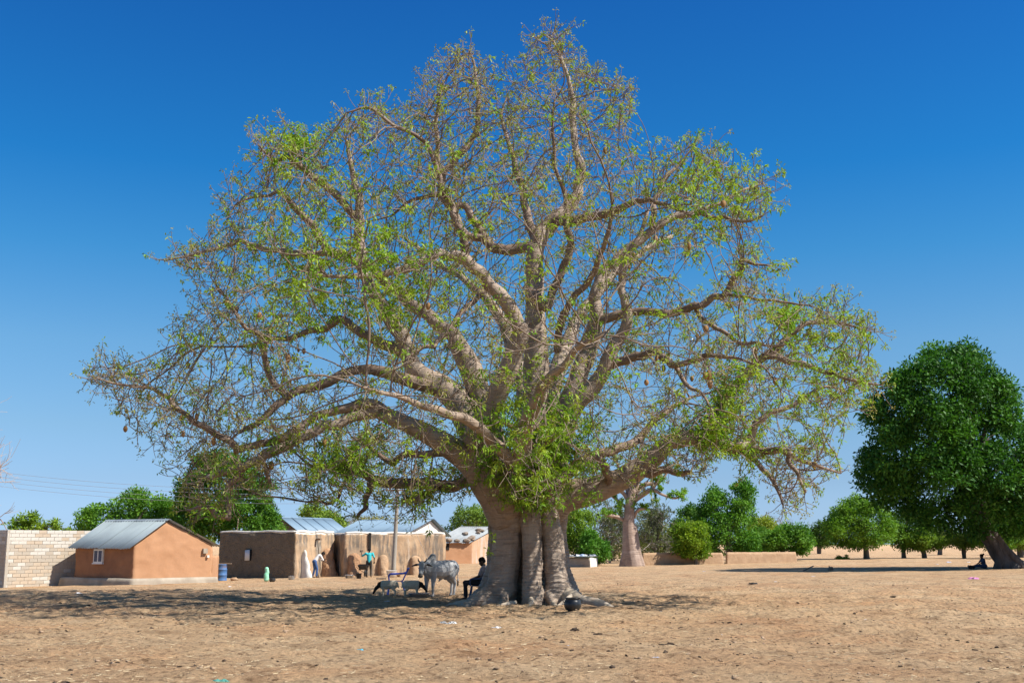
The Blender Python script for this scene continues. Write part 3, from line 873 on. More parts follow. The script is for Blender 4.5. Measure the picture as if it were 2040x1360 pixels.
for i in src:
    p = NP[i].copy()
    d = ND[i] + g.normal(0, 0.75, 3)
    d[2] += 0.05
    d /= np.linalg.norm(d)
    L = g.uniform(0.28, 0.8)
    n = 5
    curl = np.array([0, 0, g.uniform(-0.25, 0.75)]) + g.normal(0, 0.25, 3)
    P = [p]
    for k in range(n - 1):
        d = d + curl * 0.33 + g.normal(0, 0.10, 3); d /= np.linalg.norm(d)
        p = p + d * L / (n - 1); P.append(p)
    ts.add(*tube(P, np.linspace(0.0115, 0.0075, n), 3, cap=False))
    tipP.append(P[-1]); tipD.append(d)
    if g.random() < 0.6:
        q = P[2]; e = d + g.normal(0, 0.7, 3); e /= np.linalg.norm(e)
        L2 = g.uniform(0.15, 0.4)
        P2 = [q, q + e * L2 * 0.5, q + e * L2 + np.array([0, 0, 0.06])]
        ts.add(*tube(P2, [0.009, 0.008, 0.0065], 3, cap=False))
        tipP.append(P2[-1]); tipD.append(e)
tw = link('twigs', ts.mesh('twigs', True), baobab, M['twig'])
tag(tw, 'fine curling twigs', kind='stuff')
tipP = np.array(tipP); tipD = np.array(tipD)

def rosettes(P, Dr, per, ln, wd, g, cols, spread=1.1, droop=0.25):
    """palmate leaf rosettes: per[i] folded leaflets round each tip -> V, tris, colours"""
    own = np.repeat(np.arange(len(P)), per)
    n = len(own)
    d = Dr[own] * 0.35 + g.normal(0, spread, (n, 3)) * 0.75
    d[:, 2] -= droop * g.uniform(0, 1, n)
    d /= np.linalg.norm(d, axis=1, keepdims=True) + 1e-9
    r = g.normal(size=(n, 3)); r[:, 2] *= 0.35
    s = np.cross(d, np.array([0, 0, 1.0]) + 0.5 * g.normal(size=(n, 3))); s /= np.linalg.norm(s, axis=1, keepdims=True) + 1e-9
    up = np.cross(s, d)
    l = ln * g.uniform(0.6, 1.25, n)[:, None]; w = wd * g.uniform(0.75, 1.25, n)[:, None]
    o = P[own] + d * 0.02 + g.normal(0, 0.035, (n, 3))
    b = o
    tipv = o + d * l - np.array([0, 0, 1.0]) * l * 0.25
    m = o + d * l * 0.6
    V = np.stack([b, m + s * w * 0.5 + up * w * 0.12, tipv, m - s * w * 0.5 + up * w * 0.12], 1).reshape(-1, 3)
    k = np.arange(n)[:, None] * 4
    T = np.concatenate([k + np.array([0, 1, 2]), k + np.array([0, 2, 3])], 1).reshape(-1, 3)
    c = cols[own] * g.uniform(0.8, 1.2, (n, 1))
    return V, T, np.repeat(c, 4, 0)

qx, qy = project(tipP)
dens = np.full(len(tipP), 0.20)
for cx, cy, r, wt in LEAFY:
    dens += wt * np.exp(-((qx - cx) ** 2 + (qy - cy) ** 2) / (2 * (0.6 * r) ** 2))
# bare outer left and top: mostly buds
bud = smooth(520, 250, qx) * 0.7 + smooth(260, 80, qy) * 0.6
dens = np.maximum(dens, 0.03)
dens *= 1 - 0.6 * np.clip(bud, 0, 1)
patch = vnoise(tipP[:, 0] * 0.55, tipP[:, 2] * 0.55 + tipP[:, 1] * 0.4, 77)
dens *= np.clip(1.0 + 1.9 * patch, 0.15, 2.2)
rr = g.random(len(tipP))
isleaf = rr < np.clip(dens * 1.05, 0, 0.95)
per = np.where(isleaf, np.clip(g.poisson(8 + 8 * np.clip(dens, 0, 1.2)), 5, 24), np.where(rr < 0.92, g.integers(5, 10, len(tipP)), 0))
hue = np.clip(g.normal(0.5, 0.25, len(tipP)) + 0.5 * patch, 0, 1)[:, None]
cl = np.array([0.175, 0.33, 0.026]) * (1 - hue) + np.array([0.34, 0.41, 0.04]) * hue
cb = np.array([0.26, 0.28, 0.075]) * (1 - hue) + np.array([0.36, 0.30, 0.11]) * hue
tc = np.where(isleaf[:, None], cl, cb)
a1 = rosettes(tipP[isleaf], tipD[isleaf], per[isleaf], 0.135, 0.042, g, tc[isleaf])
a2 = rosettes(tipP[~isleaf], tipD[~isleaf], per[~isleaf], 0.092, 0.034, g, tc[~isleaf])
# hanging leafy screen in front of the trunk head, on its own shoots
LV = np.concatenate([a1[0], a2[0]]); LT = np.concatenate([a1[1], a2[1] + len(a1[0])]); LC = np.concatenate([a1[2], a2[2]])
crown = link('crown', mesh_np('crown', LV, LT, LC), baobab, M['leaf'])
tag(crown, 'sparse bright yellow-green palmate leaves', kind='stuff')

# --- leafy shoots springing from the old wood
def shoots(centres, g, name='epicormic_shoots'):
    s = Soup(); P_, D_ = [], []
    for px, py, rx, ry, dd, n in centres:
        for _ in range(n):
            a = g.normal(0, 0.5, 2)
            p = at_np(np.array(px + a[0] * rx), np.array(py + a[1] * ry), np.array(D0 + dd + g.normal(0, 0.35)))
            d = np.array([g.normal(0, 0.6), -0.6 + g.normal(0, 0.4), g.normal(-0.1, 0.6)]); d /= np.linalg.norm(d)
            # start at the wood behind
            q0 = p + np.array([g.normal(0, 0.15), 0.55, g.normal(0, 0.2)])
            P2 = [q0, (q0 + p) / 2 + g.normal(0, 0.05, 3), p, p + d * 0.2, p + d * 0.4 + np.array([0, 0, -0.06])]
            s.add(*tube(P2, [0.012, 0.011, 0.010, 0.008, 0.006], 3, cap=False))
            for k in (1, 2, 3, 4):
                P_.append(P2[k] + g.normal(0, 0.04, 3)); D_.append(d)
    P_ = np.array(P_); D_ = np.array(D_)
    h = np.clip(g.normal(0.45, 0.3, len(P_)), 0, 1)[:, None]
    c = np.array([0.17, 0.34, 0.025]) * (1 - h) + np.array([0.31, 0.42, 0.04]) * h
    V, T, C_ = rosettes(P_, D_, g.integers(5, 11, len(P_)), 0.14, 0.042, g, c)
    st = link('shoots', s.mesh('shoots', True), baobab, M['twig']); tag(st, 'thin young shoots', kind='stuff')
    lv = link('shoot_leaves', mesh_np('shoot_leaves', V, T, C_), baobab, M['leaf']); tag(lv, 'dense fresh leaves screening the fork of the trunk', kind='stuff')
shoots([(1050, 850, 110, 85, -2.1, 70), (1090, 905, 110, 85, -2.1, 72), (1015, 925, 90, 70, -2.0, 36), (1060, 960, 75, 60, -1.7, 36), (970, 820, 50, 70, -1.5, 22), (1130, 860, 65, 80, -1.8, 28),
        (1050, 1000, 30, 25, -1.5, 14), (690, 918, 70, 28, 2.4, 60), (1425, 845, 40, 40, -1.2, 38), (1410, 870, 50, 22, -1.2, 30), (1567, 632, 24, 20, -0.9, 22), (600, 280, 35, 25, 0.0, 22),
        (1350, 868, 50, 20, -1.0, 16), (1460, 770, 30, 40, -1.0, 26), (850, 985, 50, 18, 0.6, 22), (560, 880, 70, 25, -2.8, 10), (450, 930, 60, 25, -3.2, 8), (420, 990, 40, 25, -3.3, 6), (1500, 900, 30, 20, -1.4, 12)], g)

# --- fruits on long stalks
kd = KDTree(nn)
kx, ky = project(NP)
for i in range(nn): kd.insert((kx[i], ky[i], 0), i)
kd.balance()
FR = [(390,708),(375,728),(237,855),(253,820),(300,790),(360,834),(432,878),(370,865),(598,700),(607,700),(570,712),(540,695),(740,620),(800,618),(850,612),(645,880),(518,930),(541,925),(545,438),(553,442),(572,418),(838,463),(1390,668),(1408,655),(1320,735),(1312,715),(1285,765),(1412,745),(1415,765),(1402,750),(1378,755),(1507,700),(1478,800),(1622,925),(1440,408),(1205,300),(1262,510),(1252,535),(1370,490),(1375,505),(560,630),(525,630),(455,605),(475,615),(1305,478),(895,680),(640,470),(930,330),(880,660),(395,830),(430,905),(470,900),(1540,760)]
fs = Soup(); V_, Q_ = lathe([(0.003, 0.0), (0.04, -0.02), (0.062, -0.07), (0.066, -0.12), (0.05, -0.18), (0.02, -0.215), (0.002, -0.225)], 10)
fs.add(V_, Q_); fruit_me = fs.mesh('fruit', True); fruit_me.materials.append(M['fruit'])
for k, (fx, fy) in enumerate(FR):
    best = None
    for co, i, dist in kd.find_n((fx, fy - 22, 0), 60):
        dx_ = abs(co[0] - fx); up_ = fy - co[1]
        if up_ < 8: continue
        sc_ = dx_ * 1.5 + abs(up_ - 22)
        if best is None or sc_ < best[0]: best = (sc_, i, up_)
    if best is None: continue
    p = NP[best[1]]
    ln = max(0.08, min(best[2] * p[1] / F, 0.9) - 0.1)
    o = bpy.data.objects.new('fruit', fruit_me); COL.objects.link(o); o.parent = baobab
    o.location = Vector((p[0], p[1], p[2] - ln)) - base_c
    sc_ = g.uniform(0.7, 1.15); o.scale = (sc_, sc_, sc_ * g.uniform(0.8, 1.1))
    s = Soup(); s.add(*tube([(0, 0, ln + 0.01), (0.01, 0, ln * 0.5), (0, 0, -0.01)], [0.006, 0.005, 0.007], 4, cap=False))
    st = link('stalk', s.mesh('stalk'), o, M['stalk'], world=False)
    st.scale = (1 / o.scale[0], 1 / o.scale[1], 1 / o.scale[2])
print('baobab nodes', nn, 'twigs', len(tipP), 'leaf tris', len(LT))

# ================================================================== OTHER TREES
def crown_mesh(name, outline, D, depth, n_clump, per, rc, ln, wd, c1, c2, g, surf=0.6, low=None):
    poly = np.array(outline, float)
    P = poly_points(poly, n_clump, g)
    ed = edge_dist(P, poly); t = np.clip(ed / (ed.max() * 0.9), 0, 1)
    half = depth * np.sqrt(1 - (1 - t) ** 2) + 0.05
    u = g.uniform(-1, 1, n_clump); u = np.sign(u) * np.abs(u) ** surf
    C = at_np(P[:, 0], P[:, 1], D + u * half)
    nl = max(4, n_clump // 16)
    lob = C[g.choice(n_clump, nl, replace=False)]
    dm_ = np.linalg.norm(C[:, None] - lob[None], axis=2); nr_ = dm_.argmin(1)
    C = C + (lob[nr_] - C) * g.uniform(0.1, 0.42, (n_clump, 1))
    lobe_tone = g.normal(0, 0.16, nl)[nr_]
    own = np.repeat(np.arange(n_clump), g.poisson(per, n_clump))
    n = len(own)
    off = g.normal(size=(n, 3)); off /= np.linalg.norm(off, axis=1, keepdims=True); off *= (g.uniform(0, 1, n) ** 0.45)[:, None] * rc
    off[:, 2] *= 0.75
    o = C[own] + off
    if low is not None: o[:, 2] = np.maximum(o[:, 2], low + g.uniform(0, 0.3, n))
    d = off / rc * 0.8 + g.normal(0, 0.6, (n, 3)); d[:, 2] -= 0.15
    d /= np.linalg.norm(d, axis=1, keepdims=True)
    s = np.cross(d, g.normal(size=(n, 3)) * 0.6 + np.array([0, 0, 1.0])); s /= np.linalg.norm(s, axis=1, keepdims=True) + 1e-9
    up = np.cross(s, d)
    l = ln * g.uniform(0.6, 1.3, n)[:, None]; w = wd * g.uniform(0.7, 1.3, n)[:, None]
    m = o + d * l * 0.5
    V = np.stack([o, m + s * w * 0.5 + up * w * 0.15, o + d * l, m - s * w * 0.5 + up * w * 0.15], 1).reshape(-1, 3)
    k = np.arange(n)[:, None] * 4
    T = np.concatenate([k + np.array([0, 1, 2]), k + np.array([0, 2, 3])], 1).reshape(-1, 3)
    hc = np.clip((g.normal(0.5, 0.22, n_clump) + lobe_tone)[own] + g.normal(0, 0.15, n), 0, 1)[:, None]
    col = (np.array(c1) * (1 - hc) + np.array(c2) * hc) * np.array([1.9, 1.6, 1.1])
    return mesh_np(name, V, T, np.repeat(col, 4, 0)), C

def leafy_tree(name, label, outline, D, trunk, depth, n_clump, per, rc, ln, wd, c1, c2, seed, bark='bark_grey', mat='leaf_mid', group=None, n_limb=8, cat='tree', low=None, surf=0.6):
    g = np.random.default_rng(seed)
    base = gp(trunk[0][0], D)
    root_ = empty(name, base, label, cat, group)
    P = []
    for i, (px, py, r) in enumerate(trunk):
        p = at(px, py, D)
        if i == 0: p.z = base.z - 0.15
        P.append((p.x, p.y, p.z, r * D / F))
    S = spline(P, 5)
    s = Soup(); s.add(*tube(S[:, :3], S[:, 3], 10, wob=0.10, seed=seed))
    me, C = crown_mesh('crown', outline, D, depth, n_clump, per * 1.3, rc, ln * 1.12, wd * 1.25, c1, c2, g, surf, low)
    top = S[-1]
    for i in g.choice(len(C), min(n_limb, len(C)), replace=False):
        k = int(len(S) * g.uniform(0.55, 0.99)); a = S[k]
        e = C[i]; mid = (a[:3] + e) / 2 + np.array([0, 0, 0.12 * np.linalg.norm(e - a[:3])]) + g.normal(0, 0.1, 3)
        Q = spline(np.array([a[:3], mid, e]), 4)
        s.add(*tube(Q, np.linspace(a[3] * 0.5, 0.02, len(Q)), 5, cap=False))
    link('trunk', s.mesh('trunk', True), root_, M[bark])
    link('crown', me, root_, M[mat])
    return root_

def bare_tree(name, label, base, h, spread, levels, seed, mat, r0, group=None, lean=(0, 0), leaves=None, n0=5, cat='tree'):
    g = np.random.default_rng(seed)
    o = empty(name, base, label, cat, group)
    s = Soup(); cr = Soup(); tips = []; dirs = []
    def grow(p, d, L, r, lv):
        n = 5; P = [p]
        for k in range(n - 1):
            d = d + g.normal(0, 0.16, 3) + np.array([0, 0, 0.05]); d = d / np.linalg.norm(d)
            P.append(P[-1] + d * L / (n - 1))
        (s if lv >= levels - 1 else cr).add(*tube(P, np.linspace(r, r * 0.6, n), 8 if lv == levels else (5 if lv > 1 else 3), cap=False))
        if lv == 0:
            tips.append(P[-1]); dirs.append(d); return
        for _ in range(n0 if lv == levels else int(g.integers(3, 5))):
            e = d * g.uniform(0.4, 0.9) + g.normal(0, spread, 3); e[2] += 0.15; e /= np.linalg.norm(e)
            i = int(g.integers(2, n))
            grow(P[i], e, L * g.uniform(0.55, 0.85), r * 0.55, lv - 1)
    grow(np.array(base) - np.array([0, 0, 0.1]), np.array([lean[0], lean[1], 1.0]), h * 0.42, r0, levels)
    link('trunk', s.mesh('trunk', True), o, mat)
    tag(link('twigs', cr.mesh('twigs', True), o, mat), 'bare dry twigs', kind='stuff')
    if leaves:
        tips_ = np.array(tips); k = g.random(len(tips_)) < leaves[0]
        nn_ = k.sum()
        V, T, C_ = rosettes(tips_[k], np.array(dirs)[k], np.full(nn_, leaves[1]), leaves[2], leaves[3], g, np.array(leaves[4])[None] * g.uniform(0.7, 1.3, (nn_, 1)), 0.8)
        link('crown', mesh_np('crown', V, T, C_), o, leaves[5])
    return o

DK1, DK2 = (0.011, 0.050, 0.009), (0.038, 0.125, 0.020)
G1, G2 = (0.035, 0.105, 0.014), (0.085, 0.19, 0.03)
Y1, Y2 = (0.09, 0.17, 0.02), (0.15, 0.24, 0.035)
GR1, GR2 = (0.085, 0.105, 0.06), (0.13, 0.145, 0.085)

# great dark tree on the right with its leaning trunk
DR = 70.5
leafy_tree('shade_tree', 'tall dense dark green tree on a thick leaning black trunk', 
  [(1705,940),(1715,895),(1745,870),(1722,845),(1735,790),(1760,765),(1770,738),(1790,745),(1815,720),(1830,690),(1880,684),(1895,700),(1925,678),(1960,695),(1985,730),(2010,745),(2022,790),(2040,830),(2060,850),(2110,900),(2140,960),(2120,1030),(2080,1062),(2030,1066),(1985,1062),(1940,1060),(1895,1050),(1850,1062),(1815,1030),(1770,1000),(1745,1005),(1712,975)],
  DR, [(2012,1131,24),(1992,1105,17),(1972,1070,15),(1950,1030,14),(1930,970,10),(1915,900,6)], 5.2, 1150, 56, 0.72, 0.25, 0.105, DK1, DK2, 5, 'bark_dark', 'leaf_dark', n_limb=26, surf=0.5)
tr = [o for o in bpy.data.objects if o.get('label', '').startswith('tall dense dark green')][0]
for k, pts in enumerate(([(1985,1132,7),(1992,1112,9),(1982,1085,9),(1962,1055,8)], [(2040,1133,5),(2026,1118,9),(2000,1090,9),(1975,1055,7)], [(2012,1133,8),(2004,1112,10),(1988,1080,9)], [(2062,1131,3),(2040,1126,7),(2015,1112,9),(1995,1090,7)])):
    P = [(*at(px, py, DR - 0.35 + 0.05 * k), r * DR / F) for px, py, r in pts]
    P[0] = (P[0][0], P[0][1], gz(P[0][0], P[0][1]) - 0.12, P[0][3])
    S = spline(P, 5); s = Soup(); s.add(*tube(S[:, :3], S[:, 3], 8, wob=0.1, seed=k))
    link('buttress_root', s.mesh('buttress_root', True), tr, M['bark_dark'])

# left side, behind the buildings
leafy_tree('neem_tree', 'large rounded deep green tree rising behind the ochre house', [(335,1075),(322,1040),(345,1000),(350,965),(372,945),(385,915),(420,905),(440,888),(470,900),(500,915),(520,945),(545,965),(540,1000),(548,1030),(565,1040),(560,1075)], 84, [(445,1140,9),(447,1080,8),(450,1020,6)], 3.2, 520, 40, 0.55, 0.26, 0.10, (0.02, 0.075, 0.01), (0.075, 0.18, 0.028), 11, n_limb=14)
leafy_tree('bushy_tree', 'broad mid green tree showing over the zinc roof of the ochre house', [(150,1050),(152,1025),(175,1012),(200,1000),(222,1002),(250,985),(270,972),(290,978),(320,985),(345,1000),(360,1060),(260,1070),(180,1065)], 88, [(255,1140,7),(255,1090,6),(258,1040,5)], 2.6, 300, 38, 0.55, 0.24, 0.10, (0.03, 0.10, 0.012), (0.085, 0.20, 0.03), 12)
leafy_tree('sapling', 'spiky young saplings peeping over the concrete block wall', [(10,1056),(14,1025),(24,1020),(30,1045),(36,1018),(46,1016),(50,1040),(62,1015),(74,1012),(78,1030),(88,1028),(90,1048),(100,1035),(112,1026),(116,1056),(140,1048),(150,1065),(5,1065)], 80, [(62,1130,2),(64,1090,2),(66,1045,1.5)], 1.0, 85, 26, 0.26, 0.24, 0.075, (0.06, 0.13, 0.015), (0.13, 0.22, 0.03), 13, n_limb=12)
leafy_tree('pale_tree', 'light green loose tree between the two blue roofed houses', [(605,1060),(602,1020),(612,1003),(640,998),(655,1012),(668,1022),(690,1045),(700,1062)], 118, [(640,1120,4),(640,1070,3.5),(642,1030,2.5)], 2.2, 150, 26, 0.6, 0.3, 0.12, (0.08, 0.15, 0.03), (0.14, 0.23, 0.05), 14)
leafy_tree('scrub_tree', 'yellowish scrub crown behind the long blue roof', [(672,1062),(690,1040),(720,1030),(740,1038),(752,1028),(790,1030),(800,1045),(790,1062)], 125, [(735,1115,3),(735,1070,3),(737,1045,2)], 2.0, 120, 20, 0.6, 0.28, 0.11, (0.12, 0.14, 0.04), (0.19, 0.20, 0.07), 15)
b_ = gp(706, 122)
bare_tree('thorn_tree', 'sparse grey thorn tree with fine bare twigs behind the compound', b_, 6.4, 0.42, 4, 16, M['bark_thorn'], 0.13, leaves=(0.35, 3, 0.16, 0.06, (0.13, 0.15, 0.06), M['leaf_mid']))
leafy_tree('hazy_tree', 'pale green tree beyond the stone-weighted tin roof', [(880,1056),(884,1046),(905,1044),(912,1022),(928,1008),(955,1005),(975,1012),(990,1030),(995,1058)], 150, [(942,1115,4),(942,1070,4),(945,1035,3)], 3.0, 150, 26, 0.8, 0.36, 0.14, (0.06, 0.125, 0.03), (0.11, 0.19, 0.05), 17)
b_ = gp(-14, 92)
bare_tree('dry_tree', 'leafless pinkish dry tree at the end of the block wall', b_, 13.0, 0.55, 4, 8, M['bark_pale'], 0.22, n0=8)

# centre right
leafy_tree('drooping_tree', 'tall feathery light green tree beside the baobab trunk', [(1112,1105),(1112,1040),(1130,1010),(1150,1002),(1172,1015),(1185,1045),(1195,1075),(1190,1112)], 98, [(1150,1127,4),(1150,1080,4),(1152,1040,3)], 2.0, 200, 34, 0.55, 0.26, 0.075, (0.055, 0.125, 0.018), (0.12, 0.21, 0.035), 18, low=0.2)
leafy_tree('round_bush', 'rounded glossy green bush behind the whitewashed tank', [(1150,1115),(1158,1085),(1165,1058),(1180,1050),(1195,1072),(1210,1085),(1212,1112),(1190,1120)], 95, [(1182,1127,3),(1182,1105,3),(1182,1080,2)], 1.5, 130, 34, 0.42, 0.22, 0.09, (0.03, 0.11, 0.018), (0.07, 0.18, 0.035), 19, cat='bush', low=0.05)
for k, (px, D, h, sd, fol) in enumerate(((1215, 104, 5.6, 31, 0.5), (1305, 106, 5.6, 33, 0.6))):
    b_ = gp(px, D)
    bare_tree('scrub_thorn', ['grey-green tangled thorn scrub on the tank side of the small baobab', 'grey-green tangled thorn scrub on the low wall side of the small baobab'][k], b_, h, 0.62, 4, sd, M['bark_thorn'], 0.14, 'thorn scrub round the small baobab', leaves=(0.9, 12, 0.2, 0.08, (0.125, 0.145, 0.07), M['leaf_mid']), n0=9)
leafy_tree('scrub_tree', 'dense grey-green scrub crown filling the gap between tank and small baobab', [(1190,1110),(1188,1070),(1195,1030),(1212,1008),(1238,1005),(1245,1040),(1248,1112)], 116, [(1220,1122,3),(1220,1090,3),(1222,1050,2)], 2.6, 170, 24, 0.6, 0.2, 0.08, (0.06, 0.08, 0.04), (0.105, 0.125, 0.065), 71, low=0.1)
leafy_tree('scrub_tree', 'dull grey-green scrub crown on the far side of the small baobab', [(1262,1112),(1262,1050),(1270,1018),(1290,1010),(1320,1022),(1340,1040),(1352,1070),(1352,1112)], 118, [(1305,1122,3),(1305,1090,3),(1305,1050,2)], 2.6, 200, 24, 0.6, 0.2, 0.08, (0.06, 0.08, 0.045), (0.10, 0.12, 0.07), 72, low=0.1)
leafy_tree('scrub_bush', 'dull olive scrub bush just past the small baobab trunk', [(1280,1105),(1275,1070),(1290,1035),(1310,1030),(1335,1050),(1345,1080),(1345,1108)], 112, [(1312,1122,2.5),(1312,1100,2.5),(1313,1070,2)], 2.2, 130, 24, 0.6, 0.2, 0.08, (0.07, 0.10, 0.04), (0.12, 0.15, 0.065), 20, cat='bush', low=0.1)
leafy_tree('hedge_tree', 'yellow-green leafy tree overhanging the shaded mud wall', [(1345,1108),(1340,1075),(1350,1045),(1372,1030),(1398,1040),(1412,1070),(1415,1110),(1380,1114)], 93.6, [(1386,1124,4),(1386,1100,4),(1384,1070,3)], 1.7, 190, 34, 0.45, 0.22, 0.09, (0.06, 0.135, 0.015), (0.13, 0.215, 0.025), 21, low=0.5)
leafy_tree('neem_tree', 'two-peaked bright green tree with upright leafy towers', [(1385,1105),(1372,1060),(1385,1025),(1400,1000),(1412,970),(1424,955),(1440,980),(1456,985),(1462,960),(1476,950),(1490,965),(1505,972),(1502,1010),(1498,1050),(1510,1075),(1505,1105),(1450,1110)], 99, [(1452,1122,5),(1452,1085,5),(1450,1040,3.5)], 2.6, 420, 34, 0.5, 0.25, 0.10, (0.028, 0.10, 0.014), (0.08, 0.195, 0.032), 22, n_limb=14, low=0.6)
leafy_tree('neem_tree', 'mid green tree filling the gap behind the yellow-green hedge tree', [(1335,1108),(1330,1060),(1345,1030),(1362,1010),(1385,1004),(1402,1020),(1408,1060),(1405,1108)], 114, [(1370,1120,4),(1370,1090,4),(1371,1050,3)], 2.6, 240, 32, 0.55, 0.25, 0.10, (0.028, 0.085, 0.014), (0.07, 0.16, 0.03), 73, low=0.2)
leafy_tree('low_tree', 'shaggy green tree squeezed between the two-peaked tree and the low spreading one', [(1470,1106),(1478,1070),(1495,1050),(1520,1052),(1538,1075),(1540,1106)], 112, [(1505,1120,3),(1505,1095,3),(1506,1070,2)], 2.0, 170, 32, 0.5, 0.25, 0.10, (0.03, 0.09, 0.014), (0.07, 0.165, 0.03), 74, low=0.2)
leafy_tree('low_tree', 'low spreading green tree at the end of the sunlit mud wall', [(1505,1102),(1515,1075),(1530,1060),(1560,1040),(1595,1038),(1612,1060),(1622,1080),(1605,1100),(1560,1104)], 106, [(1560,1120,4),(1560,1100,3.5),(1562,1075,3)], 2.2, 230, 32, 0.5, 0.25, 0.10, (0.03, 0.10, 0.014), (0.075, 0.18, 0.03), 23, low=0.5)
leafy_tree('acacia_tree', 'flat-topped yellow-green tree behind the low spreading one', [(1485,1075),(1488,1042),(1505,1030),(1525,1027),(1545,1040),(1552,1062),(1530,1078)], 135, [(1515,1112,3),(1515,1080,3),(1517,1055,2)], 2.2, 150, 28, 0.6, 0.3, 0.11, (0.095, 0.155, 0.02), (0.16, 0.225, 0.04), 24)
b_ = gp(1577, 190)
bare_tree('dry_tree', 'far grey leafless tree domed above the low green trees', b_, 8.6, 0.6, 4, 41, M['bark_thorn'], 0.2, n0=7)
leafy_tree('dark_tree', 'small dark tree in the gap beyond the low wall', [(1612,1085),(1615,1045),(1630,1030),(1648,1035),(1660,1060),(1655,1088)], 170, [(1632,1106,4),(1632,1085,4),(1634,1060,3)], 2.4, 130, 28, 0.7, 0.32, 0.13, (0.02, 0.06, 0.012), (0.045, 0.10, 0.02), 25)
leafy_tree('orchard_tree', 'round bright green tree with a straight dark trunk on open sand', [(1645,1068),(1640,1045),(1652,1020),(1668,1000),(1692,990),(1715,982),(1740,992),(1762,1005),(1778,1030),(1782,1060),(1770,1082),(1735,1092),(1690,1088),(1655,1082)], 113, [(1727,1113,6),(1725,1092,5),(1722,1065,4.5),(1715,1035,3)], 3.4, 430, 34, 0.6, 0.26, 0.10, (0.04, 0.115, 0.014), (0.10, 0.205, 0.03), 26, n_limb=14)
leafy_tree('orchard_tree', 'green orchard tree half hidden under the skirt of the dark shade tree', [(1768,1070),(1775,1030),(1795,1008),(1825,1010),(1850,1030),(1862,1060),(1850,1085),(1815,1096),(1780,1090)], 119, [(1801,1110,5),(1800,1092,4),(1802,1060,3.5)], 2.6, 280, 32, 0.6, 0.26, 0.10, (0.035, 0.10, 0.014), (0.085, 0.18, 0.03), 27)
leafy_tree('orchard_tree', 'lighter orchard tree with a pale forked trunk behind the other two', [(1815,1085),(1825,1062),(1850,1052),(1875,1065),(1882,1085),(1850,1094)], 118, [(1842,1109,5.5),(1840,1090,4),(1846,1070,3)], 2.0, 130, 28, 0.55, 0.26, 0.10, (0.06, 0.125, 0.02), (0.12, 0.20, 0.04), 28)
leafy_tree('orchard_tree', 'small flat orchard tree beyond the seated woman', [(1885,1085),(1892,1066),(1915,1058),(1950,1062),(1968,1078),(1955,1090),(1920,1092)], 117, [(1921,1111,4),(1920,1092,4),(1922,1075,3)], 2.0, 140, 28, 0.5, 0.24, 0.09, (0.06, 0.115, 0.02), (0.115, 0.18, 0.04), 29)
leafy_tree('orchard_tree', 'olive orchard tree at the far side of the leaning trunk', [(1975,1085),(1990,1062),(2030,1056),(2075,1064),(2080,1085),(2035,1092)], 122, [(2033,1103,6),(2032,1085,5),(2034,1070,4)], 2.4, 160, 28, 0.55, 0.24, 0.09, (0.055, 0.095, 0.02), (0.10, 0.15, 0.04), 30)
leafy_tree('orchard_tree', 'grey stemmed tree deep in the orchard shade', [(1860,1080),(1865,1060),(1885,1050),(1905,1062),(1905,1082)], 150, [(1872,1099,5),(1873,1085,4),(1875,1065,3)], 2.0, 100, 26, 0.6, 0.26, 0.10, (0.06, 0.10, 0.03), (0.10, 0.14, 0.05), 34)

# far tree belt closing the horizon
def tree_copy(src, loc, scale, rz, label, group):
    c = src.copy(); COL.objects.link(c); c.location = loc; c.scale = (scale, scale, scale); c.rotation_euler = (0, 0, rz)
    c['label'] = label; c['group'] = group
    for ch in src.children:
        k = ch.copy(); COL.objects.link(k); k.parent = c
    return c
srcs = [o for o in bpy.data.objects if o.get('label', '').startswith(('round bright green tree', 'low spreading green', 'flat-topped'))]
gt = np.random.default_rng(55)
for k in range(34):
    D_ = gt.uniform(200, 330); px = 1100 + (k + gt.uniform(0, 0.9)) * 30 if k < 32 else gt.uniform(560, 1000)
    p = gp(px, D_)
    tree_copy(srcs[k % 3], p, gt.uniform(0.7, 1.15), gt.uniform(0, 6.28), 'small distant green tree in the belt along the horizon', 'distant trees along the horizon')

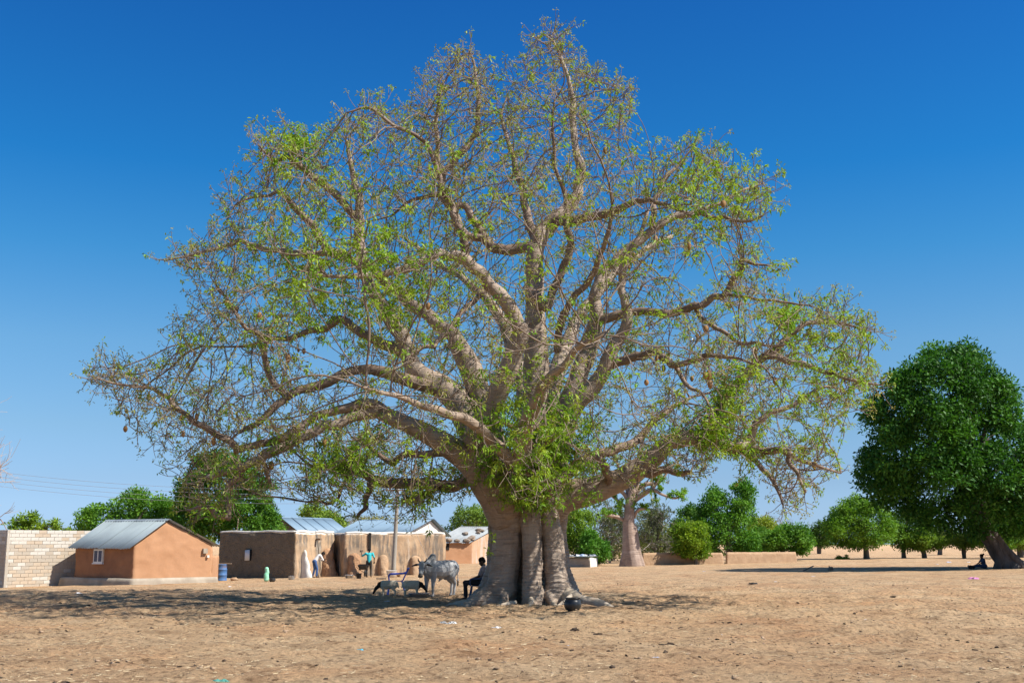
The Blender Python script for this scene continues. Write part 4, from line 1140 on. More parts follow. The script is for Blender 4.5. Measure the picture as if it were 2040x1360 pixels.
# small second baobab
DB = 90.0
b2c = gp(1259, DB)
bao2 = empty('baobab_tree', b2c, 'slender pinkish second baobab with stubby limbs and leaf tufts', 'tree')
def w2(px, py, r, dd=0.0): 
    p = at(px, py, DB + dd); return (p.x, p.y, p.z, r * 0.86 * DB / F)
cols = []
for pts in ([(1262,1132,24),(1258,1105,19),(1254,1070,15),(1253,1035,13.5),(1255,1000,11),(1260,975,9)], [(1240,1130,9),(1247,1095,9),(1247,1040,8)], [(1280,1130,8),(1270,1100,9),(1264,1050,7)], [(1263,1130,9),(1262,1090,9)]):
    for a, b in zip(pts[:-1], pts[1:]):
        A_, B_ = w2(*a, dd=-0.25), w2(*b, dd=-0.25); cols.append((A_[:3], A_[3], B_[:3], B_[3]))
link('trunk', organic('trunk', cols, 0.055, 5), bao2, M['bark2'])
L2 = [[(1255,1010,10,0),(1262,985,9,0),(1268,960,8,0),(1270,930,6,0.3),(1275,895,4,0.5),(1285,870,2,.5)], [(1258,1000,7,0),(1280,985,6,-.5),(1300,975,5,-.8),(1320,985,3,-1),(1345,992,2.5,-1.2),(1362,985,1.5,-1.4)],
      [(1258,990,6,0),(1285,965,5,.4),(1310,962,4,.6),(1330,940,2.5,.8),(1338,925,1.5,.8)], [(1254,1000,6,0),(1240,980,5,-.3),(1222,975,4,-.5),(1205,965,2.5,-.8),(1190,950,1.5,-.9)],
      [(1248,1040,5,0),(1232,1030,4.5,-.4),(1212,1026,4,-.8),(1203,1025,3,-1)], [(1262,1030,5,0),(1272,1015,4,-.4),(1288,1012,3,-.6)], [(1253,985,6,0),(1245,960,5,.2),(1235,940,4,.5),(1228,915,2.5,.8),(1220,895,1.5,1)],
      [(1268,960,5,0),(1285,945,4,-.6),(1292,925,3,-.9),(1300,905,1.8,-1)], [(1300,975,3.5,-.8),(1312,955,3,-1),(1320,945,2,-1)], [(1247,1010,4,0),(1235,1000,3.5,.5),(1215,985,2.5,1)]]
tipsP, tipsD = [], []
g2 = np.random.default_rng(3)
for pts in L2:
    S = spline([w2(a, b, r, d) for a, b, r, d in pts], 5)
    s = Soup(); s.add(*tube(S[:, :3], S[:, 3], 8, wob=0.08, seed=len(pts)))
    link('limb', s.mesh('limb', True), bao2, M['bark2'])
    for k in range(len(S) // 3, len(S)):
        if g2.random() < 0.75:
            d = g2.normal(size=3); d[2] += 0.8; d /= np.linalg.norm(d)
            for q in range(4): 
                tipsP.append(S[k, :3] + d * g2.uniform(0.15, 0.55)); tipsD.append(d)
    for q in range(6): tipsP.append(S[-1, :3] + g2.normal(0, 0.18, 3)); tipsD.append(np.array([0, 0, 1.0]))
for px, py in ((1236,1000),(1232,1008),(1265,1007),(1206,1018),(1305,998),(1362,978),(1360,992)):
    for q in range(10): tipsP.append(np.array(at(px, py, DB - 0.5)) + g2.normal(0, 0.14, 3)); tipsD.append(np.array([0, 0, 1.0]))
tipsP = np.array(tipsP); tipsD = np.array(tipsD)
V, T, C_ = rosettes(tipsP, tipsD, np.full(len(tipsP), 15), 0.19, 0.07, g2, np.array([[0.19, 0.34, 0.035]]) * g2.uniform(0.7, 1.25, (len(tipsP), 1)), 1.0)
link('crown', mesh_np('crown', V, T, C_), bao2, M['leaf'])

# ================================================================== BUILDINGS
def pl(px, D):
    return Vector((at(px, HOR + 30, D).x, D))

def mud_block(name, plan, z0, ztop, mats, parent, disp=0.03, cell=0.13, batter=0.03, rnd=0.06, seed=0, capmat=None):
    """hand-plastered block: plan is a loop of (x,y); ztop a number or f(x,y); mats one per edge"""
    plan = [Vector(p) for p in plan]
    area = sum(a.x * b.y - b.x * a.y for a, b in zip(plan, plan[1:] + plan[:1]))
    mats = list(mats)
    if area < 0:
        plan = [plan[0]] + plan[:0:-1]; mats = mats[::-1]
    cen = sum(plan, Vector((0, 0))) / len(plan)
    ring = []
    for i, a in enumerate(plan):
        b = plan[(i + 1) % len(plan)]
        n = max(2, int((b - a).length / cell))
        for k in range(n):
            t_ = k / n
            p = a.lerp(b, t_)
            dcor = min(t_, 1 - t_) * (b - a).length
            ring.append((p, i, max(0, 1 - dcor / 0.12)))
    zt = ztop if callable(ztop) else (lambda x, y: ztop)
    hmax = max(zt(p.x, p.y) for p, _, _ in ring) - z0
    m = max(3, int(hmax / cell))
    ts = list(np.linspace(0, 1, m + 1))
    V = []
    for j, t_ in enumerate(ts):
        for p, i, cr in ring:
            top = zt(p.x, p.y); z = z0 + t_ * (top - z0)
            d = p - cen; L = d.length; d = d / L
            o = Vector((p.x, p.y, z))
            w = disp * (mnoise.noise((o.x * 1.3 + seed, o.y * 1.3, o.z * 1.3)) + 0.6 * mnoise.noise((o.x * 4.1, o.y * 4.1 + seed, o.z * 4.1)))
            w -= batter * t_ * 2 + cr * rnd * 0.6
            if j == len(ts) - 1: w -= rnd; z -= 0.005; 
            zz = z + (disp * 0.8 * mnoise.noise((o.x * 2.0, o.y * 2.0, seed * 1.7)) if t_ > 0.92 else 0)
            V.append((p.x + d.x * w, p.y + d.y * w, zz))
    nr = len(ring)
    faces = []; mi = []
    uniq = []
    for k in mats:
        if k not in uniq: uniq.append(k)
    cm = capmat or mats[0]
    if cm not in uniq: uniq.append(cm)
    for j in range(m):
        for k in range(nr):
            k2 = (k + 1) % nr
            faces.append((j * nr + k, j * nr + k2, (j + 1) * nr + k2, (j + 1) * nr + k)); mi.append(uniq.index(mats[ring[k][1]]))
    faces.append(tuple(m * nr + k for k in range(nr))); mi.append(uniq.index(cm))
    me = bpy.data.meshes.new(name); me.from_pydata(V, [], faces)
    for u in uniq: me.materials.append(M[u])
    me.polygons.foreach_set('material_index', mi)
    me.polygons.foreach_set('use_smooth', [True] * (len(faces) - 1) + [False])
    me.update()
    return link(name, me, parent)

def corr_sheet(name, p00, p10, p11, p01, parent, mat, waves=8, amp=0.03, thick=0.008, sag=0.0):
    """corrugated sheet: waves run across p00->p10, ribs run p00->p01"""
    p00, p10, p11, p01 = (np.array(p, float) for p in (p00, p10, p11, p01))
    nu, nv = waves * 5 + 1, 3
    nrm = np.cross(p10 - p00, p01 - p00); nrm /= np.linalg.norm(nrm)
    if nrm[2] < 0: nrm = -nrm
    u = np.linspace(0, 1, nu); v = np.linspace(0, 1, nv)
    Pm = (p00[None, None] * (1 - u)[None, :, None] + p10[None, None] * u[None, :, None]) * (1 - v)[:, None, None] + (p01[None, None] * (1 - u)[None, :, None] + p11[None, None] * u[None, :, None]) * v[:, None, None]
    w = amp * np.cos(u * waves * 2 * math.pi)
    top = Pm + nrm * w[None, :, None] - np.array([0, 0, 1]) * (sag * np.sin(v * math.pi))[:, None, None]
    bot = top - nrm * thick
    V = np.concatenate([top.reshape(-1, 3), bot.reshape(-1, 3)])
    k = (np.arange(nv - 1)[:, None] * nu + np.arange(nu - 1)[None]).ravel()
    Q1 = np.stack([k, k + 1, k + nu + 1, k + nu], -1); o = nu * nv
    Q2 = np.stack([k + nu, k + nu + 1, k + 1, k], -1) + o
    e = np.arange(nu - 1)
    Q3 = np.stack([e + 1, e, e + o, e + 1 + o], -1); l = (nv - 1) * nu
    Q4 = np.stack([e + l, e + 1 + l, e + 1 + l + o, e + l + o], -1)
    return link(name, mesh_np(name, V, np.concatenate([Q1, Q2, Q3, Q4]), smoothf=True), parent, M[mat])

def gabled(name, label, C, B, A, z0, zs, fr, wall_mats, roof_mat, n_sheets, over=0.22, disp=0.03, thick=0.07, cap=True, seed=0, gable_over=0.15):
    """house: gable wall C->B with apex at fraction fr, side wall C->A; zs = (eave at C, apex, eave at B)"""
    C, B, A = Vector(C), Vector(B), Vector(A)
    ev, dv = B - C, A - C
    base = Vector((*((C + B + A + (A + B - C)) / 4), z0))
    o = empty(name, base, label, 'house')
    inv = 1.0 / (ev.x * dv.y - ev.y * dv.x)
    def sfrac(x, y):
        q = Vector((x, y)) - C
        return (q.x * dv.y - q.y * dv.x) * inv
    def zt(s_): return float(np.interp(s_, [0, fr, 1], zs))
    mud_block('wall', [C, B, B + dv, A], z0, lambda x, y: zt(min(max(sfrac(x, y), 0), 1)), wall_mats, o, disp=disp, rnd=0.02, batter=0.015, seed=seed)
    eL, dL = ev.length, dv.length
    sl0 = (zs[1] - zs[0]) / fr; sl1 = (zs[2] - zs[1]) / (1 - fr)
    def rp(s_, r_):
        z = zs[1] + (s_ - fr) * (sl0 if s_ < fr else sl1)
        q = C + ev * s_ + dv * r_
        return (q.x, q.y, z + thick)
    gr = np.random.default_rng(seed + 1)
    r0, r1 = -gable_over / dL, 1 + gable_over / dL
    for side, (sa, sb) in enumerate(((-over / eL, fr), (1 + over / eL, fr))):
        for k in range(n_sheets):
            a = r0 + (r1 - r0) * k / n_sheets; b = r0 + (r1 - r0) * (k + 1.04) / n_sheets
            lift = 0.012 * (k % 2); j = gr.normal(0, 0.012, 4)
            q = [list(rp(sa + gr.normal(0, 0.006), a)), list(rp(sa + gr.normal(0, 0.006), b)), list(rp(sb, b)), list(rp(sb, a))]
            for m_ in range(4): q[m_][2] += lift + (j[m_] if m_ < 2 else 0)
            corr_sheet('roof_sheet', *q, o, roof_mat, waves=max(4, int(dL * (r1 - r0) / n_sheets / 0.17)))
    if cap:
        bm = bmesh.new()
        a, b = Vector(rp(fr, r0)), Vector(rp(fr, r1))
        for s_ in (-1, 1):
            f = fr + s_ * 0.12 / eL
            a2, b2 = Vector(rp(f, r0)), Vector(rp(f, r1))
            up = Vector((0, 0, 0.035)); t_ = Vector((0, 0, 0.012))
            hexa(bm, [a + up - t_, b + up - t_, b2 + up - t_, a2 + up - t_, a + up, b + up, b2 + up, a2 + up])
        link('ridge_cap', bm_mesh('ridge_cap', bm), o, M[roof_mat])
    return o, rp

def wall_frame(A, B):
    A, B = Vector(A), Vector(B)
    d = (B - A).normalized(); n = Vector((d.y, -d.x))
    if n.y > 0: n = -n
    return A, B, d, n

def wall_box(parent, name, A, B, f, z, w, h, out, depth, mat):
    """box w x h lying on wall A->B at fraction f, its outer face `out` metres proud"""
    A, B, d, n = wall_frame(A, B)
    c = A.lerp(B, f)
    cs = []
    for zz in (z - h / 2, z + h / 2):
        for s_, o_ in ((-w / 2, out), (w / 2, out), (w / 2, out - depth), (-w / 2, out - depth)):
            q = c + d * s_ + n * o_; cs.append((q.x, q.y, zz))
    bm = bmesh.new(); hexa(bm, cs)
    return link(name, bm_mesh(name, bm), parent, M[mat])

# --- ochre house
hC, hA, hB = pl(266, 60.0), pl(149, 62.0), pl(424, 63.0)
house, hrp = gabled('mud_house', 'ochre mud house with zinc roof and small white framed window', hC, hB, hA, -0.12, (1.57, 2.86, 1.62), 0.39, ['mud_orange', 'mud_orange', 'mud_orange', 'mud_brown'], 'zinc', 6, over=0.3, disp=0.05, seed=2)
pv = (hB - hC), (hA - hC)
pe, pd = pv[0].normalized() * 0.38, pv[1].normalized() * 0.42
mud_block('plinth', [hC - pe - pd, hB - pd + pe * 0.2, hB + pv[1] + pd, hA - pe + pd * 1.5], -0.75, -0.10, ['concrete'] * 4, house, disp=0.03, rnd=0.04, cell=0.16)
wf = wall_box(house, 'window', hC, hA, 0.585, 1.02, 0.66, 0.74, 0.075, 0.12, 'white_trim')
for s_ in (-1, 1):
    wall_box(wf, 'pane', hC, hA, 0.585 + s_ * 0.037, 1.02, 0.235, 0.56, 0.085, 0.04, 'glass')
wall_box(wf, 'window_sill', hC, hA, 0.585, 0.635, 0.74, 0.05, 0.12, 0.14, 'white_trim')
wall_box(house, 'vent_box', hC, hB, 0.885, 1.28, 0.25, 0.26, 0.14, 0.2, 'concrete')
wall_box(house, 'vent_stub', hC, hB, 0.925, 0.99, 0.12, 0.12, 0.12, 0.2, 'white')
# side yard wall
yA, yB = pl(424, 63.6), pl(437, 66.5)
yw = empty('yard_wall', (yA.x, yA.y, -0.4), 'short ochre yard wall with whitened end beside the blue barrel', 'wall'); yw['kind'] = 'thing'
mud_block('wall', [yA, yB, yB + Vector((-0.4, 0.3)), yA + Vector((-0.4, 0.3))], -0.7, 1.0, ['mud_orange', 'white', 'mud_orange', 'mud_orange'], yw, disp=0.04)

# --- concrete block wall, block by block
wA, wB, wL = pl(11, 60.0), pl(204, 64.6), pl(-70, 63.5)
bw = empty('block_wall', (wA.x, wA.y, gz(wA.x, wA.y)), 'tall bare concrete block wall catching the shadow of the ochre house', 'wall'); bw['kind'] = 'thing'
zb = -0.80; CH_ = 0.187; NC = 17
blk_me = {}
def block_mesh(key):
    if key not in blk_me:
        bm = bmesh.new(); w = {'f': 0.432, 'h': 0.205}[key[0]]
        box(bm, (0, 0, 0), (w, 0.15, 0.172))
        bmesh.ops.bevel(bm, geom=bm.edges[:], offset=0.006, segments=1, affect='EDGES')
        gk = np.random.default_rng(hash(key) % 1000 if False else {'f': 1, 'h': 2}[key[0]] * 10 + len(key[1]))
        for v in bm.verts: v.co += Vector(gk.normal(0, 0.003, 3))
        me = bm_mesh('block', bm); me.materials.append(M[key[1]]); blk_me[key] = me
    return blk_me[key]
gb = np.random.default_rng(9)
for P0, P1 in ((wA, wB), (wL, wA)):
    A_, B_, d, n = wall_frame(P0, P1)
    if P0 is wL: n = Vector((d.y, -d.x)); n = n if n.x < 0.5 else n
    L = (B_ - A_).length
    bm = bmesh.new()
    a, b = A_ - n * 0.02, B_ - n * 0.02
    cs = [(q.x, q.y, z) for z in (zb, zb + NC * CH_ - 0.02) for q in (a, b, b - n * 0.12, a - n * 0.12)]
    hexa(bm, cs); link('mortar', bm_mesh('mortar', bm), bw, M['mortar'])
    rz = math.atan2(d.y, d.x)
    nb = int(L / 0.447)
    cnt = 0
    for c in range(2 if P0 is wL else 1, NC):
        for k in range(nb + 1):
            x0 = k * 0.447 - (0.2235 if c % 2 else 0); x1 = x0 + 0.447
            x0, x1 = max(x0, 0), min(x1, L)
            if x1 - x0 < 0.19: continue
            key = 'f' if x1 - x0 > 0.4 else 'h'
            if P0 is wL and (k < nb - 3): continue
            r = gb.random()
            mk = ('block_pale' if r < 0.72 else 'block_warm' if r < 0.9 else 'block') if c > NC - 5 else ('block' if r < 0.5 else 'block_warm' if r < 0.8 else 'block_pale')
            q = A_ + d * ((x0 + x1) / 2) - n * (0.075 + gb.normal(0, 0.005))
            o = bpy.data.objects.new('block', block_mesh((key, mk))); COL.objects.link(o); o.parent = bw
            o.location = Vector((q.x, q.y, zb + c * CH_ + 0.09)) - bw.location
            o.rotation_euler = (0, 0, rz + gb.normal(0, 0.006))

# --- mud compound, first room (fresh grey plaster) and second room (stained plaster)
kL, kK, kP3 = pl(432, 72.2), pl(588, 68.5), pl(668, 71.5)
room1 = empty('mud_building', (kK.x, kK.y, -0.3), 'flat roofed mud room with rough fresh grey plaster beside the blue barrel', 'house')
mud_block('wall', [kL, kK, kP3, Vector((-12.5, 75.2)), Vector((-17.4, 75.2))], -0.55, 2.37, ['mud_grey', 'stain', 'mud_grey', 'mud_grey', 'mud_grey'], room1, disp=0.075, cell=0.11, batter=0.04, rnd=0.10, seed=5, capmat='mud_tan')
# pale eroded coping along the top edge
def coping(parent, pts, r, mat):
    S = spline([(*p, r * (1 + 0.25 * ((i * 7) % 3 - 1))) for i, p in enumerate(pts)], 6)
    s = Soup(); s.add(*tube(S[:, :3], S[:, 3], 8, wob=0.15, seed=int(r * 1000))); return link('coping', s.mesh('coping', True), parent, M[mat])
def inset(p, q, f, k): # towards block middle
    v = p.lerp(q, f); return v
c1 = Vector((-14.6, 72.4))
def cop_pts(a, b, cen, z, n=6, ins=0.16):
    out = []
    for i in range(n + 1):
        p = Vector(a).lerp(Vector(b), i / n); p = p + (cen - p).normalized() * ins
        out.append((p.x, p.y, z + 0.03 * math.sin(i * 2.1)))
    return out
coping(room1, cop_pts(kL, kK, c1, 2.38), 0.07, 'white')
coping(room1, cop_pts(kK, kP3, c1, 2.37), 0.08, 'white')
wp = wall_box(room1, 'window', kL, kK, 0.415, 0.98, 0.46, 0.66, 0.05, 0.1, 'dark')
A_, B_, d, n = wall_frame(kL, kK); c = A_.lerp(B_, 0.415) + n * 0.10
corr_sheet('shutter_sheet', (c.x - d.x * .21, c.y - d.y * .21, 0.66), (c.x + d.x * .21, c.y + d.y * .21, 0.66), (c.x + d.x * .2, c.y + d.y * .2, 1.31), (c.x - d.x * .2, c.y - d.y * .2, 1.28), wp, 'white_trim', 5, 0.014)
kP4, kP5, kP5b, kP4b = pl(684, 70.0), pl(889, 73.0), Vector((-5.6, 78.0)), Vector((-12.0, 74.6))
room2 = empty('mud_building', (kP4.x, kP4.y, -0.3), 'long flat roofed mud room with dark rain-stained tan plaster and mud buttresses', 'house')
mud_block('wall', [kP4, kP5, kP5b, kP4b], -0.55, 2.33, ['stain', 'stain', 'mud_grey', 'stain'], room2, disp=0.07, cell=0.12, batter=0.035, rnd=0.09, seed=8, capmat='mud_tan')
c2 = Vector((-8.3, 73.8))
coping(room2, cop_pts(kP4, kP5, c2, 2.31, 8), 0.075, 'white')

def buttress(parent, A, B, f, h, w, p, mat, seed=0, narrow=0.55, z0=-0.5):
    """curved wedge of mud leaning on the wall"""
    A, B, d, n = wall_frame(A, B)
    c = A.lerp(B, f)
    prof = [(0.0, 1.0), (0.20, 0.97), (0.34, 0.80), (0.45, 0.60), (0.60, 0.38), (0.80, 0.17), (1.0, 0.0)]
    prof = spline(prof, 3)
    K = 7; V = []
    for i, (o_, zz) in enumerate(prof):
        ww = w * (narrow + (1 - narrow) * (1 - zz))
        for k in range(K):
            u = k / (K - 1) * 2 - 1
            out = p * o_ * (1 - 0.35 * u * u * u * u)
            q = c + d * (u * ww / 2) + n * (out + 0.02)
            nz = mnoise.noise((q.x * 2.5 + seed, q.y * 2.5, zz * 4)) * 1.4 + mnoise.noise((q.x * 7 + seed, q.y * 7, zz * 12)) * 0.9
            V.append((q.x + n.x * nz * 0.07, q.y + n.y * nz * 0.07, z0 + (h - z0 + 0.0) * zz * (1 - 0.10 * u * u) ))
    np_ = len(prof)
    bk = len(V)
    for i, (o_, zz) in enumerate(prof):
        for u in (-1, 1):
            ww = w * (narrow + (1 - narrow) * (1 - zz)); q = c + d * (u * ww / 2) - n * 0.15
            V.append((q.x, q.y, z0 + (h - z0) * zz * 0.9))
    faces = []
    for i in range(np_ - 1):
        for k in range(K - 1):
            faces.append((i * K + k, i * K + k + 1, (i + 1) * K + k + 1, (i + 1) * K + k))
        faces.append((bk + 2 * i, i * K, (i + 1) * K, bk + 2 * i + 2))
        faces.append((i * K + K - 1, bk + 2 * i + 1, bk + 2 * i + 3, (i + 1) * K + K - 1))
    me = bpy.data.meshes.new('buttress'); me.from_pydata(V, [], faces)
    me.polygons.foreach_set('use_smooth', [True] * len(faces)); me.update()
    bm = bmesh.new(); bm.from_mesh(me); bmesh.ops.recalc_face_normals(bm, faces=bm.faces); bm.to_mesh(me); bm.free()
    o = link('buttress', me, parent, M[mat]); return o
tag(buttress(room1, kK, kP3, 0.20, 1.30, 0.40, 0.8, 'white', 1, 0.4), 'whitewashed buttress')
tag(buttress(room1, kK, kP3, 0.80, 1.40, 1.00, 0.75, 'mud_raw', 2, 0.75), 'crumbling mud buttress')
buttress(room2, kP4, kP5, 0.10, 1.12, 0.85, 0.75, 'mud_raw', 3, 0.8)
buttress(room2, kP4, kP5, 0.375, 1.02, 0.6, 0.7, 'mud_tan', 4, 0.9)
buttress(room2, kP4, kP5, 0.69, 0.95, 0.75, 0.75, 'mud_tan', 5, 0.85)
wall_box(room2, 'drain_channel', kP4, kP5, 0.245, 1.85, 0.13, 0.95, 0.075, 0.1, 'dark')
wall_box(room1, 'spout', kK, kP3, 0.52, 1.93, 0.13, 0.12, 0.32, 0.35, 'wood')
# crumbled mud heap in the corner between the rooms
# --- houses behind
gabled('zinc_roof_house', 'house with bluish zinc roof and shaded mud gable behind the grey plastered room', pl(592, 92), pl(525, 94), pl(690, 98), -0.4, (2.62, 3.72, 2.4), 0.52, ['mud_grey'] * 4, 'zinc_blue', 5, seed=21)
gabled('zinc_roof_house', 'long bluish zinc roofed house with a white gable behind the stained room', pl(810, 90), pl(888, 94), pl(672, 94), -0.4, (2.45, 3.55, 2.35), 0.60, ['white'] * 4, 'zinc_blue', 8, over=0.35, seed=23, gable_over=0.3)
tC, tA, tB = pl(940, 112), pl(866, 110.5), pl(1040, 119)
tin_house, trp = gabled('tin_roof_house', 'low orange mud house with stones weighing down its dull tin roof', tC, tB, tA, -0.4, (1.86, 3.25, 1.9), 0.5, ['stain2', 'stain2', 'stain2', 'mud_orange'], 'zinc_dull', 5, over=0.55, seed=25)
wall_box(tin_house, 'doorway', tC, tA, 0.78, 1.38, 1.2, 0.6, 0.06, 0.2, 'dark')
tag(buttress(tin_house, tC, tB, 0.34, 1.9, 0.8, 1.1, 'white', 7, 0.3, z0=-0.3), 'whitewashed curved buttress')
# stones on the tin roof
def lump(name, r, seed, sub=2, sq=(1, 1, 0.7), amp=0.35):
    bm = bmesh.new(); bmesh.ops.create_icosphere(bm, subdivisions=sub, radius=r)
    for v in bm.verts:
        q = v.co.normalized(); v.co *= 1 + amp * mnoise.noise(q * 1.7 + Vector((seed, 0, 0))) + amp * 0.4 * mnoise.noise(q * 4 + Vector((0, seed, 0)))
        v.co.x *= sq[0]; v.co.y *= sq[1]; v.co.z *= sq[2]
    return bm_mesh(name, bm)
stone_me = [lump('roof_stone', 0.26, k, 2, (1.2, 1, 0.6)) for k in range(3)]
for m_ in stone_me: m_.materials.append(M['stone'])
gs = np.random.default_rng(4)
for k, (s_, r_) in enumerate([(0.22, 0.50), (0.33, 0.20), (0.36, 0.34), (0.27, 0.22), (0.10, 0.14), (0.42, 0.08), (-0.02, 0.12), (-0.02, 0.38), (-0.01, 0.62), (-0.02, 0.86), (0.05, 0.10)]):
    o = bpy.data.objects.new('roof_stone', stone_me[k % 3]); COL.objects.link(o)
    p = trp(s_, r_); o.location = (p[0], p[1], p[2] + 0.10); o.rotation_euler = (0, 0, gs.uniform(0, 6)); o.scale = [gs.uniform(0.8, 1.4)] * 3
    tag(o, 'brown stone weighing down the dull tin roof', 'stone', 'stones on the tin roof')

# --- whitewashed tank and low mud walls
qA, qB, qC_ = pl(1126, 89.5), pl(1176, 88.0), pl(1192, 90.5)
tank = empty('storage_tank', (qB.x, qB.y, -0.1), 'low whitewashed concrete tank with scraps on its lid', 'tank')
mud_block('wall', [qA, qB, qC_, qA + (qC_ - qB)], -0.45, 0.62, ['concrete', 'white', 'concrete', 'concrete'], tank, disp=0.02, rnd=0.02, cell=0.2)
ld = [(q.x, q.y, 0.70) for q in (qA + Vector((-.15, -.2)), qB + Vector((-.1, -.25)), qC_ + Vector((.1, 0)), qA + (qC_ - qB) + Vector((-.1, .2)))]
corr_sheet('lid_sheet', ld[0], ld[1], ld[2], ld[3], tank, 'zinc_dull', 18, 0.015)
for nm, lb, a, b, h in (('low_wall', 'low brown mud wall lying in the shade of the hedge trees', (1278, 92.5), (1443, 95), 0.95), ('low_wall', 'low tan mud wall in full sun below the two-peaked tree', (1446, 95.3), (1589, 98.5), 0.98)):
    A_, B_ = pl(*a), pl(*b)
    o = empty(nm, (A_.x, A_.y, gz(A_.x, A_.y)), lb, 'wall'); o['kind'] = 'thing'
    up = Vector((0, 0.35))
    mud_block('wall', [A_, B_, B_ + up, A_ + up], -0.5, h, ['mud_tan'] * 4, o, disp=0.05, cell=0.2, rnd=0.08, seed=int(a[0]))

# ================================================================== POLE AND WIRES
pb = gp(783, 69.0)
pole = empty('utility_pole', pb, 'leaning grey utility pole in front of the stained mud room', 'pole')
ptop = at(793, 968, 69.0)
s = Soup(); s.add(*tube(np.linspace((pb.x, pb.y, pb.z - 0.3), ptop, 8), np.linspace(0.15, 0.10, 8), 10, wob=0.04)); link('shaft', s.mesh('shaft', True), pole, M['pole'])
bm = bmesh.new(); beam(bm, ptop + Vector((-0.7, -0.15, -0.25)), ptop + Vector((0.7, -0.15, -0.25)), 0.09, 0.09); link('crossarm', bm_mesh('crossarm', bm), pole, M['wood'])
pb2 = gp(-190, 74.0)
pole2 = empty('utility_pole', pb2, 'utility pole standing left of the block wall', 'pole')
pt2 = Vector((pb2.x, pb2.y, 7.2))
s = Soup(); s.add(*tube(np.linspace((pb2.x, pb2.y, pb2.z - 0.3), pt2, 6), np.linspace(0.15, 0.10, 6), 10)); link('shaft', s.mesh('shaft', True), pole2, M['pole'])
for k in range(4):
    a = ptop + Vector((-0.05, -0.02 + 0.03 * k, -0.1 - 0.27 * k)); b = pt2 + Vector((0, 0, -0.2 - 0.30 * k))
    P = [a.lerp(b, t_) - Vector((0, 0, 0.75 * 4 * t_ * (1 - t_))) for t_ in np.linspace(0, 1, 25)]
    s = Soup(); s.add(*tube(P, np.full(25, 0.009), 4, cap=False))
    tag(link('power_line', s.mesh('power_line'), None, M['wire']), ['topmost of the four thin power lines strung to the leaning pole', 'thin power line strung to the leaning pole, second from the top', 'thin power line strung to the leaning pole, second from the bottom', 'lowest of the four thin power lines strung to the leaning pole'][k], 'wire', 'power lines to the leaning pole')
ga, gb_ = ptop + Vector((0.02, -0.1, -0.5)), gp(868, 71.0)
s = Soup(); s.add(*tube([ga, ga.lerp(gb_, 0.5), gb_ - Vector((0, 0, 0.05))], [0.012] * 3, 4, cap=False))
tag(link('guy_wire', s.mesh('guy_wire'), None, M['wire']), 'slanting guy wire staying the leaning pole', 'wire')

# ================================================================== SMALL THINGS ROUND THE COMPOUND
def lathe_thing(name, label, cat, loc, prof, mat, sides=24, tilt=None, group=None):
    s = Soup(); s.add(*lathe(prof, sides)); me = s.mesh(name, True); me.materials.append(M[mat])
    o = bpy.data.objects.new(name, me); COL.objects.link(o); o.location = loc
    if tilt: o.rotation_euler = tilt
    return tag(o, label, cat, group)
BASIN = [(0.0, 0.0), (0.20, 0.0), (0.235, 0.02), (0.29, 0.17), (0.31, 0.18), (0.31, 0.19), (0.285, 0.185), (0.225, 0.03), (0.0, 0.02)]
def basin_prof(r, h):
    return [(a / 0.31 * r, b / 0.19 * h) for a, b in BASIN]
# barrel with plank
p = gp(442, 66.5)
bar = empty('barrel', p, 'blue and rust steel barrel by the yard wall', 'barrel')
prof = [(0.0, 0.0), (0.29, 0.0), (0.30, 0.02), (0.285, 0.04), (0.285, 0.29), (0.305, 0.31), (0.285, 0.33), (0.285, 0.60), (0.305, 0.62), (0.285, 0.64), (0.285, 0.88), (0.30, 0.90), (0.29, 0.92), (0.27, 0.905), (0.0, 0.895)]
s = Soup(); s.add(*lathe(prof, 28, p)); link('drum', s.mesh('drum', True), bar, M['blue_barrel'])
bm = bmesh.new(); box(bm, (p.x + 0.03, p.y, p.z + 0.955), (0.98, 0.30, 0.045), 0.1)
tag(link('plank', bm_mesh('plank', bm), None, M['wood']), 'weathered plank lying across the blue barrel', 'plank')
# stake
p = gp(472, 73.5); s = Soup(); a = at(471, 1062, 73.5); s.add(*tube([(a.x, a.y, 2.25), (a.x + .05, a.y, 2.75), (a.x + .08, a.y, 3.25)], [0.03, 0.03, 0.025], 6)); 
tag(link('stake', s.mesh('stake', True), None, M['wood']), 'thin wooden stake standing up from the mud roof', 'stake')
# green sack
p = gp(531, 63.5)
me = organic('sack', [((0, 0, 0.10), 0.15, (0, 0, 0.30), 0.14), ((0, 0, 0.30), 0.14, (0.02, 0, 0.50), 0.12), ((0.02, 0, 0.5), 0.11, (0.0, 0, 0.62), 0.12)], 0.03, 3)
V = get_co(me); V += np.stack([0.03 * vnoise(V[:, 2] * 9, V[:, 1] * 9, 3), 0.03 * vnoise(V[:, 2] * 9, V[:, 0] * 9, 4), 0 * V[:, 0]], -1); set_co(me, V)
me.materials.append(M['green_sack']); o = bpy.data.objects.new('sack', me); COL.objects.link(o); o.location = p + Vector((0, 0, 0.04)); tag(o, 'pale green plastic sack standing on the sand before the grey wall', 'sack')
lathe_thing('cooking_pot', 'small black pot beside the green sack', 'pot', gp(543, 62.5), [(0, 0), (0.12, 0), (0.17, 0.06), (0.175, 0.12), (0.15, 0.18), (0.16, 0.19), (0.14, 0.185), (0.15, 0.1), (0, 0.03)], 'iron', 20)
lathe_thing('cooking_pot', 'small dented aluminium pot at the corner of the grey room', 'pot', gp(581, 65.5), [(0, 0), (0.15, 0), (0.17, 0.05), (0.165, 0.2), (0.18, 0.21), (0.16, 0.205), (0.15, 0.05), (0, 0.02)], 'alu', 20)
lathe_thing('basin', 'shiny aluminium basin beside the black bucket', 'basin', gp(696, 66.0), basin_prof(0.26, 0.21), 'alu')
bu = gp(715, 65.2)
